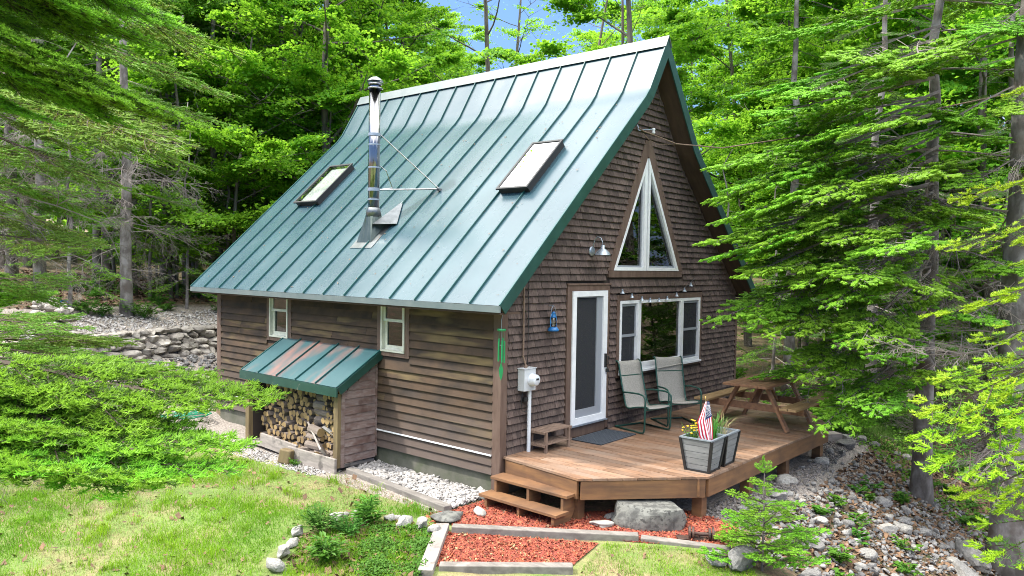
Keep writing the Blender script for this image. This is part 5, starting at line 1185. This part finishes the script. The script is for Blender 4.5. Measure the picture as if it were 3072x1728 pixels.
def rock(x, y, s, mk, label, cat='rock', group=None, sink=.25, name='rock', sq=(1,1,1), rz=None, z=None):
    o = link(name, gr.choice(RK[mk]), None, (x, y, (G(x,y) if z is None else z)+s*.6*sq[2]*(1-sink*2)), (gr.uniform(-.2,.2), gr.uniform(-.2,.2), gr.uniform(0,6.28) if rz is None else rz), (s*sq[0], s*sq[1], s*sq[2])); return tag(o, label, cat, group)
V, F = rock_np(91, 4, (.50,.33,.42), .07, .42); V[:,0] += .04*V[:,2]
k_ = V[:,2] > 0; V[k_,0] *= .94; me = np_mesh('boulder', V, F, ['boulder'], smooth=False)
tag(link('boulder', me, None, (.50,-2.10,-.48), (.0,.03,-.86)), 'big grey flat-topped boulder standing in front of the deck', 'boulder')
rock(.32,-1.66,.11,'rock','small grey stone touching the big boulder by the deck','stone')
rock(-.32,2.72,.20,'rock_pale','rounded pinkish stone at the shed corner above the white pebbles','stone', sq=(1,.85,.9), sink=.12)
rock(-.52,2.52,.07,'rock_pale','small round white stone at the foot of the shed corner board','stone'); rock(-.12,2.50,.09,'rock_pale','pale stone against the foundation beside the pinkish stone','stone')
def flatstone(x, y, a, bb, label, seed, mk='rock_pale', rz=0, z=.03):
    V, F = rock_np(seed, 3, (a, bb, .045), .12, .8); tag(link('flat_stone', np_mesh('flat_stone', V, F, [mk], smooth=True), None, (x,y,G(x,y)+z), (0,0,rz)), label, 'flat stone')
flatstone(.0,-1.70,.17,.13,'round white stepping stone in the red wood chips',1, rz=-.7)
flatstone(-.66,-.26,.20,.09,'irregular pale stone in the red wood chips beside the lower step',2, rz=.9)
flatstone(-1.14,-.13,.24,.21,'flat brown-grey stone at the meeting of the grey timbers',3,'boulder', z=.05)
flatstone(-.12,.05,.24,.13,'flat mossy stone at the bottom end of the white pebbles',4,'boulder', rz=-.2)
# border stones of the plant bed
for x, y, s, l in [(-3.09,.47,.15,'large cream stone, second from the bottom in the bed border'),(-3.32,.30,.15,'lowest cream stone of the bed border'),(-2.88,.62,.11,'grey-brown stone above the large cream stone of the bed border'),(-2.68,.80,.12,'pale flat stone at the left bend of the bed border'),(-2.12,.80,.12,'upright white stone left of the tall leafy plant'),(-2.0,.78,.09,'small pale stone behind the tall leafy plant'),(-1.88,.70,.12,'cream stone touching the tall leafy plant'),(-1.70,.30,.11,'upright white stone right of the tall leafy plant'),(-1.62,.26,.09,'small cream stone next to the upright white stone'),(-1.68,.04,.14,'long pale stone in the right bed border'),(-1.60,-.17,.15,'low wide pale stone near the grey timber'),(-1.58,-.38,.13,'flattest stone of the bed border against the grey timber')]:
    rock(x, y, s, 'rock_pale', l, 'stone', 'stones bordering the plant bed', sink=.1, sq=(1,.8,1))
rock(.05,-3.50,.30,'rock','large grey rock at the right end of the long timber', sq=(1,.8,.8)); rock(.02,-3.22,.22,'rock','flat grey rock under the end of the long timber', sq=(1,.8,.5))
# stones of the slope
sx = []
GR2 = 'rocks scattered down the slope right of the deck'; tries = 0
while len(sx) < 190 and tries < 6000:
    tries += 1; x = gr.uniform(.7,7.8); y = gr.uniform(-6.6,-2.75+.09*(x-1)); s = gr.choice((.05,.06,.07,.08,.1,.12,.15))*gr.uniform(.8,1.25)
    band = abs((y+3.7)-(-.38*(x-3.2)));
    if x > 5.8 and y < -3.3 and gr.random() < .8: continue
    if (x-6.5)**2+(y+3.8)**2 < .2 or any((x-a)**2+(y-c)**2 < (.8*(s+q))**2 for a, c, q in sx): continue
    if gr.random() > .85-.22*band: continue
    sx.append((x,y,s)); pale = gr.random() < .38
    lab = ('white-grey rock' if pale else 'dark grey rock')+(', one of the larger ones,' if s > .12 else '')+' among dead leaves on the slope'
    rock(x, y, s, 'rock_pale' if pale else 'rock', lab, 'rock', GR2+(', pale' if pale else ', dark')+(' large' if s > .12 else ''), sink=.3)
for k in range(9):
    x = 6.9+.28*k+gr.uniform(-.1,.1); y = -2.1-.36*k*.6+gr.uniform(-.1,.1); rock(x, y, gr.uniform(.09,.15), 'rock', 'tan-grey rock in the row edging the gravel beyond the deck', 'rock', 'rocks edging the gravel beyond the deck', sink=.15)
for x, y, s in ((5.2,-4.75,.38),(4.3,-4.9,.28),(8.4,.9,.42)): rock(x, y, s, 'rock', {5.2:'large brown-grey rock low on the slope near the thick trunk',4.3:'long grey rock low on the slope',8.4:'grey boulder behind the far corner of the cabin'}[x], sq=(1.2,.7,.8))
def heap(name, P, smin, smax, seed, mk, label, sub=1, lift=.3, sq=(1,.8,.6), layers=1, gam=2.):
    """thousands of small stones as one mass"""
    x, y = P; g = np.random.default_rng(seed); n = len(x); base = [rock_np(seed+k, sub, sq, .12) for k in range(5)]; Vs, Fs, o = [], [], 0
    for k in range(5):
        idk = np.arange(n)%5 == k; m_ = idk.sum(); bv, bf = base[k]; s = smin+(smax-smin)*g.random(m_)**gam; a = g.uniform(0,2*pi,m_); ca, sa = np.cos(a), np.sin(a)
        V = bv[None]*s[:,None,None]; tl = g.normal(0,.35,m_); V = np.stack([V[...,0]*ca[:,None]-V[...,1]*sa[:,None], V[...,0]*sa[:,None]+V[...,1]*ca[:,None], V[...,2]+V[...,0]*tl[:,None]], -1)
        V += np.stack([x[idk], y[idk], gh(x[idk],y[idk])+s*lift+g.random(m_)*smin*layers], -1)[:,None]; Vs.append(V.reshape(-1,3)); Fs.append((bf[None]+np.arange(m_)[:,None,None]*len(bv)).reshape(-1,3)+o); o += m_*len(bv)
    return tag(link(name, np_mesh(name, np.concatenate(Vs), np.concatenate(Fs), [mk], smooth=False)), label, name.replace('_',' '), kind='stuff')
PB = [(-.60,2.55),(-.86,.10),(-.62,.10),(.0,.12),(.02,2.58)]
x, y, g_ = scatter(PB, 2600, 5); heap('pebbles', (x,y), .020, .058, 6, 'pebble', 'white and grey river pebbles along the cabin foundation', layers=1.6)
x, y, g_ = scatter([(-1.15,2.75),(-1.3,4.9),(-.85,4.9),(-.62,2.6)], 1500, 8); heap('gravel', (x,y), .010, .03, 9, 'pebble', 'fine pale gravel in front of the firewood shed', layers=1)
x, y, g_ = scatter([(1.05,-3.05),(7.9,-2.5),(7.8,-1.0),(6.9,-.2),(6.9,-1.8),(5.5,-2.5),(1.3,-2.3)], 7500, 10); heap('gravel', (x,y), .012, .030, 11, 'gravel_dark', 'grey gravel under and beyond the deck edge', layers=1)
x, y, g_ = scatter([(1.0,-3.1),(7.6,-2.5),(8.0,-3.4),(5.9,-5.6),(4.2,-6.6),(.9,-4.7)], 4200, 12); keep = g_.random(len(x)) < np.clip(1.1-.5*np.abs((y+3.6)+.33*(x-3)),.12,1); heap('small_stones', (x[keep],y[keep]), .02, .07, 13, 'smallrock', 'small loose stones between the rocks of the slope', layers=1.2)
x, y, g_ = scatter([(-1.9,10.9),(5.5,12.3),(5.6,13.3),(-1.8,12.3)], 2000, 14); heap('gravel', (x,y), .02, .06, 15, 'pebble', 'pale stone rubble on top of the dry stone wall', layers=1)
x, y, g_ = scatter([(-2.6,8.2),(1.4,8.2),(4,10.6),(-1.6,10.1)], 900, 16); heap('gravel', (x,y), .03, .10, 17, 'smallrock', 'loose stones on the brown bank below the dry stone wall', layers=.6)
# dry stone wall
b_v, b_f, oo = [], [], 0; gw2 = np.random.default_rng(9)
path = [(-2.05,11.9),(-1.95,10.7),(-1.55,10.28),(-.6,10.38),(1.0,10.70),(2.6,11.0),(4.6,11.45)]
seg = [hypot(c[0]-a[0], c[1]-a[1]) for a, c in zip(path, path[1:])]; tot = sum(seg)
def onpath(s):
    for (a, c), l in zip(zip(path, path[1:]), seg):
        if s <= l: return a[0]+(c[0]-a[0])*s/l, a[1]+(c[1]-a[1])*s/l, atan2(c[1]-a[1], c[0]-a[0])
        s -= l
    return path[-1][0], path[-1][1], 0
for row in range(5):
    s = gw2.uniform(0,.2)
    while s < tot:
        ln_ = gw2.uniform(.18,.52)*(1.1-.06*row); x, y, a = onpath(min(s+ln_/2, tot-.01)); hgt = gw2.uniform(.10,.19)
        V, F = rock_np(int(gw2.integers(1e6)), 2, (ln_*.60, .24, hgt*.72), .08); ca, sa = cos(a), sin(a)
        zb_ = float(gh(x+.35*sin(a), y-.35*cos(a)))
        V = np.stack([V[:,0]*ca-V[:,1]*sa+x-sa*(.06*row-.02), V[:,0]*sa+V[:,1]*ca+y+ca*(.06*row-.02), V[:,2]+zb_+.05+row*.135+gw2.uniform(-.015,.015)], -1); b_v.append(V); b_f.append(F+oo); oo += len(V); s += ln_*.97
tag(link('dry_stone_wall', np_mesh('dry_stone_wall', np.concatenate(b_v), np.concatenate(b_f), ['wallstone'], smooth=False)), 'low curved dry stone wall of grey rocks beyond the cabin', 'stone wall')
for k, (x, y) in enumerate([(-2.15,10.15),(-1.75,9.95),(-2.4,10.6),(-1.35,10.0)]): rock(x, y, (.26,.22,.24,.2)[k], 'rock_pale', 'pale boulder heaped at the left end of the dry stone wall', 'rock', 'pale boulders at the left end of the stone wall')

# ------------------------------------------------------------------ timbers and small yard things
board('timber', 'long grey edging timber between the lawn and the white pebbles', 'timber', (-.62,2.50,-.545), (-.90,.08,-.545), .13, .10, 'palewood', bev=.01)
board('timber', 'grey timber edging the near side of the upper red wood chips', 'timber', (-1.40,-.50,-.555), (-.12,-2.30,-.555), .13, .13, 'palewood', bev=.01)
board('timber', 'pale grey timber continuing to the right below the boulder', 'timber', (-.105,-2.325,-.57), (.36,-3.24,-.60), .13, .11, 'palewood', bev=.01)
board('timber', 'lowest grey timber closing the lower red wood chips', 'timber', (-2.15,-1.06,-.66), (-1.25,-2.18,-.63), .13, .13, 'palewood', bev=.01)
board('timber', 'short grey timber running beside the plant bed', 'timber', (-1.42,-.36,-.55), (-2.36,-1.06,-.66), .16, .12, 'greywood', bev=.01)
dbl = empty('iron_wheel_set', 'small rusty iron axle with two pairs of wheels beside the long timber', 'wheels', (.40,-2.84,G(.4,-2.84)+.075), R_(-60))
b = MB(); b.tube([(-.14,0,0),(.14,0,0)], .022, 10); b.build('axle', 'iron', dbl)
for s in (-1,1):
    for xx, rr_ in ((.135,.085),(.095,.075)): b = MB(); b.tube([(s*xx-.013,0,0),(s*xx+.013,0,0)], rr_, 20); b.build('wheel', 'iron', dbl, bev=.004)
board('iron_plate', 'flat dark iron plate lying behind the rusty wheel set', 'iron plate', (.22,-2.62,-.545), (.60,-3.02,-.565), .14, .025, 'iron')
b = MB(); gg = random.Random(2); pts = []
for k in range(150): a = k*.21; r = .34+.09*sin(k*.37); pts.append((r*cos(a)+.12*sin(k*.05), r*.6*sin(a)+.1*cos(k*.07), .02+.03*gg.random()+.0006*k))
b.tube(pts, .011, 6); o = b.build('garden_hose', 'hose', loc=(-.62,7.55,G(-.62,7.55)+.03)); tag(o, 'green garden hose coiled loosely on the ground left of the cabin', 'garden hose')
b = MB(); b.tube([(0,0,-.1),(0,0,.28)], [.19,.16], 14); o = b.build('tree_stump', ['bark'], loc=(3.72,15.0,G(3.72,15))); tag(o, 'short tree stump at the forest edge near the cabin corner', 'stump')
b = MB()
for k in range(26): x0, y0 = gg.uniform(-.25,.25), gg.uniform(-.2,.2); b.add([(x0+gg.uniform(-.12,.12), y0+gg.uniform(-.12,.12), .03+gg.uniform(0,.14)) for _ in range(4)], [(0,1,2,3)])
o = b.build('tarp', 'tarp', loc=(-1.0,13.4,G(-1,13.4))); tag(o, 'crumpled blue tarp scraps above the dry stone wall', 'tarp')
# plants
def leafy(name, label, cat, x, y, h, r, n, ls, mk, seed, asp=.36, group=None, up_=.5):
    g = np.random.default_rng(seed); gs = random.Random(seed); t = empty(name, label, cat, (x,y,G(x,y)), 0, group); b = MB(); C_, N_, D_ = [], [], []
    for k in range(n):
        a = gs.uniform(0,2*pi); rr_ = r*gs.uniform(.15,1); hh = h*gs.uniform(.45,1)*(1-.35*(rr_/r)**2); b.tube([(0,0,0),(rr_*.4*cos(a),rr_*.4*sin(a),hh*.6),(rr_*cos(a),rr_*sin(a),hh)], .004, 4)
        for j in range(6): u = .45+.11*j; a2 = a+gs.uniform(-1.6,1.6); p = np.array([rr_*u*cos(a), rr_*u*sin(a), hh*min(1,u*1.05)]); d = np.array([cos(a2),sin(a2),up_*gs.uniform(-.2,1)]); d /= np.linalg.norm(d); C_.append(p+d*ls*.5); D_.append(d)
    C_ = np.array(C_); D_ = np.array(D_); n_ = len(C_); s = np.cross(D_, [0,0,1.]); s /= np.linalg.norm(s,axis=1)[:,None]; l = ls*g.uniform(.7,1.2,n_)[:,None]; up3 = np.cross(s, D_)
    V = np.stack([C_-D_*l*.5, C_+s*l*asp*.5+up3*l*.06, C_+D_*l*.5-up3*l*.08, C_-s*l*asp*.5+up3*l*.06], 1).reshape(-1,3); link('leaves', np_mesh('leaves', V, np.arange(len(V)).reshape(-1,4), [mk]), t); b.build('stem', 'grassy', t); return t
leafy('leafy_plant', 'tall leafy green plant standing between the border stones', 'plant', -1.92,.42, .38,.20, 26, .13, 'plant_leaf', 1, .32)
leafy('leafy_plant', 'leafy green plant near the large cream stone', 'plant', -2.85,.0, .34,.20, 26, .13, 'plant_leaf', 2, .32)
leafy('bushy_plant', 'greyish bushy plant spilling over the left of the bed', 'plant', -2.42,.72, .34,.34, 60, .07, 'groundcover', 3, .4); leafy('bushy_plant', 'lower bushy plant between the two leafy plants', 'plant', -2.28,.36, .24,.26, 40, .06, 'groundcover', 4, .4)
leafy('weed', 'small green weed at the foot of the wood block', 'weed', -1.0,3.4, .14,.08, 7, .07, 'plant_leaf', 5, .5)
BED = [(-3.2,.25),(-2.7,.75),(-2.0,.75),(-1.62,.2),(-1.5,-.35),(-2.3,-1.02),(-3.3,-.9)]
x, y, g_ = scatter([(-2.75,-.25),(-2.0,.28),(-1.65,-.1),(-1.55,-.42),(-2.35,-1.05),(-3.0,-1.0)], 9000, 21)
Cg = np.stack([x,y,gh(x,y)+g_.uniform(.01,.10,len(x))*(.6+.4*np.sin(x*9)*np.sin(y*8))],1); Ng = g_.normal(0,.5,(len(x),3))+[0,0,1]; Ng /= np.linalg.norm(Ng,axis=1)[:,None]; Vg, Fg = leaf_quads(Cg, Ng, .035, g_)
tag(link('ground_cover', np_mesh('ground_cover', Vg, Fg, ['groundcover'])), 'low green creeping plants filling the stone-edged bed', 'ground cover', kind='stuff')
flakes('fallen_leaves', BED, 900, 31, .06, .6, 'leaf_litter', lift=.04, label='brown dead leaves in the plant bed')
# slope plants, ferns and undergrowth
gu = random.Random(15)
for k in range(30):
    x = gu.uniform(1.6,8.2); y = gu.uniform(-6.0,-3.1)
    leafy('broadleaf_weed', 'low broad-leaved green weed growing between the slope rocks', 'weed', x, y, gu.uniform(.10,.24), gu.uniform(.12,.26), gu.randint(7,16), .10, 'plant_leaf', 100+k, .6, 'weeds on the rocky slope')
for k in range(40):
    x = gu.uniform(7.6,15); y = gu.uniform(-6,3); 
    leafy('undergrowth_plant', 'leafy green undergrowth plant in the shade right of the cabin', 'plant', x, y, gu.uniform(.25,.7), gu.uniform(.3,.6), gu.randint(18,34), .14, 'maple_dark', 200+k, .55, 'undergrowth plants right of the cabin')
for k in range(44):
    x = gu.uniform(-2.5,8); y = 12.1+gu.uniform(0,4.6)+.2*x
    leafy('undergrowth_plant', 'leafy green undergrowth plant at the foot of the left forest', 'plant', x, y, gu.uniform(.2,.6), gu.uniform(.25,.5), gu.randint(14,28), .13, 'plant_leaf', 300+k, .5, 'undergrowth plants of the left forest')
leafy('fern', 'light green fern at the forest edge beside the cabin corner', 'fern', 4.4,15.9, .9,.75, 60, .16, 'plant_leaf', 401, .4)
flakes('fallen_leaves', [(1.2,-3.2),(8.5,-2.6),(14,-3),(12,-7),(4,-7.5),(.9,-5)], 15000, 32, .075, .55, 'leaf_litter', lift=.03, tilt=.4, label='brown dead leaves covering the slope and forest floor on the right')
flakes('fallen_leaves', [(-4,13),(8,14),(12,22),(-4,24)], 9000, 33, .09, .55, 'leaf_litter', lift=.03, tilt=.4, label='brown dead leaves on the floor of the left forest')
x, y, g_ = scatter([(7.2,-2.6),(9,-1),(13,-1),(14,-6),(7.5,-6.5),(6.2,-4.6)], 9000, 34); kk = (np.sin(x*1.9+1)+np.sin(y*2.3+x)) > -.3; x, y = x[kk], y[kk]
Cg = np.stack([x,y,gh(x,y)+g_.uniform(.01,.12,len(x))],1); Ng = g_.normal(0,.5,(len(x),3))+[0,0,1]; Ng /= np.linalg.norm(Ng,axis=1)[:,None]; Vg, Fg = leaf_quads(Cg, Ng, .06, g_)
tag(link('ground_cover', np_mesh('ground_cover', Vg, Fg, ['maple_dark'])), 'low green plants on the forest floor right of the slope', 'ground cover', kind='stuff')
# grass
def grass(name, x, y, seed, h, wd, mk, label):
    g = np.random.default_rng(seed); n = len(x); a = g.uniform(0,2*pi,n); hh = h*g.uniform(.45,1.25,n); ln = hh*g.uniform(.1,.9,n); b2 = g.uniform(0,2*pi,n); z = gh(x,y)-.005
    px, py = np.cos(a)*wd/2, np.sin(a)*wd/2; mx_, my_ = x+np.cos(b2)*ln*.35, y+np.sin(b2)*ln*.35; tx, ty = x+np.cos(b2)*ln, y+np.sin(b2)*ln
    V = np.stack([np.stack([x-px,y-py,z],1), np.stack([x+px,y+py,z],1), np.stack([mx_+px*.8,my_+py*.8,z+hh*.6],1), np.stack([mx_-px*.8,my_-py*.8,z+hh*.6],1), np.stack([tx,ty,z+hh*.92],1)], 1).reshape(-1,3)
    o = np.arange(n)[:,None]*5; F = np.concatenate([o+[[0,1,2]], o+[[0,2,3]], o+[[3,2,4]]]); return tag(link(name, np_mesh(name, V, F, [mk])), label, 'grass', kind='stuff')
LAWN = [(-7.4,-4.6),(-8.0,-1.0),(-7.0,8.0),(-1.5,8.2),(-1.35,5),(-1.2,2.7),(-.78,2.4),(-1.02,.1),(-1.3,.1),(-1.6,.3),(-2.0,.85),(-2.7,.9),(-3.4,.5),(-3.5,-.9),(-5.2,-4.6)]
def patch(x, y): return np.sin(x*1.7+1.2*np.sin(y*1.3))+np.sin(y*2.1+1.7*np.sin(x*.9+1))+.7*np.sin(x*4.3+y*3.1)+.5*np.sin(x*7.7-y*6.1)
x, y, g_ = scatter(LAWN, 230000, 51); q = patch(x,y)+1.1*((y < -.5)|(x < -4.2))-.9*((x > -2.2)&(y > .9)); pr = np.clip(.44+.40*q, .04, 1); k1 = g_.random(len(x)) < pr; grass('grass', x[k1], y[k1], 52, .070, .0060, 'grass', 'bright green lawn grass left of the cabin')
k2 = g_.random(len(x)) < np.clip(.30-.12*q,.05,.5); grass('dry_grass', x[k2], y[k2], 53, .035, .005, 'straw', 'dry straw-coloured grass in the thin parts of the lawn')
gc = np.random.default_rng(61); cx0, cy0, _ = scatter(LAWN, 260, 62); xx = np.repeat(cx0, 46)+gc.normal(0,.05,260*46); yy = np.repeat(cy0, 46)+gc.normal(0,.05,260*46); grass('grass_tufts', xx, yy, 63, .125, .0065, 'grass', 'taller tufts of green grass in the lawn')
x, y, g_ = scatter([(-3.2,.2),(-2.7,.7),(-2.0,.7),(-1.65,.2),(-1.5,-.35),(-2.3,-1.0),(-3.3,-.9),(-3.7,-.2)], 9000, 64); grass('grass', x, y, 65, .085, .006, 'grass', 'grass growing through the stone-edged plant bed')
LR = [(-1.2,-2.25),(-.50,-2.06),(-.20,-2.48),(.24,-3.36),(-.15,-3.9),(-1.8,-4.2),(-2.6,-3.2)]
x, y, g_ = scatter(LR, 30000, 54); k1 = g_.random(len(x)) < np.clip(.6+.3*patch(x*1.5,y*1.5),.1,1); grass('grass', x[k1], y[k1], 55, .055, .0048, 'grass', 'bright green grass below the long timber on the right'); k2 = g_.random(len(x)) < .15; grass('dry_grass', x[k2], y[k2], 56, .035, .005, 'straw', 'dry grass below the long timber on the right')
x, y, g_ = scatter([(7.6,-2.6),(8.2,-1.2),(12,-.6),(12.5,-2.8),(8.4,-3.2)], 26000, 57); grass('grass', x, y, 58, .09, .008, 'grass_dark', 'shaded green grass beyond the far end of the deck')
flakes('fallen_leaves', LAWN, 1500, 35, .05, .6, 'leaf_litter', lift=.05, label='scattered dead leaves on the lawn'); flakes('fallen_leaves', LR, 200, 36, .032, .6, 'leaf_litter', lift=.05, label='pale dead leaves in the grass below the long timber')
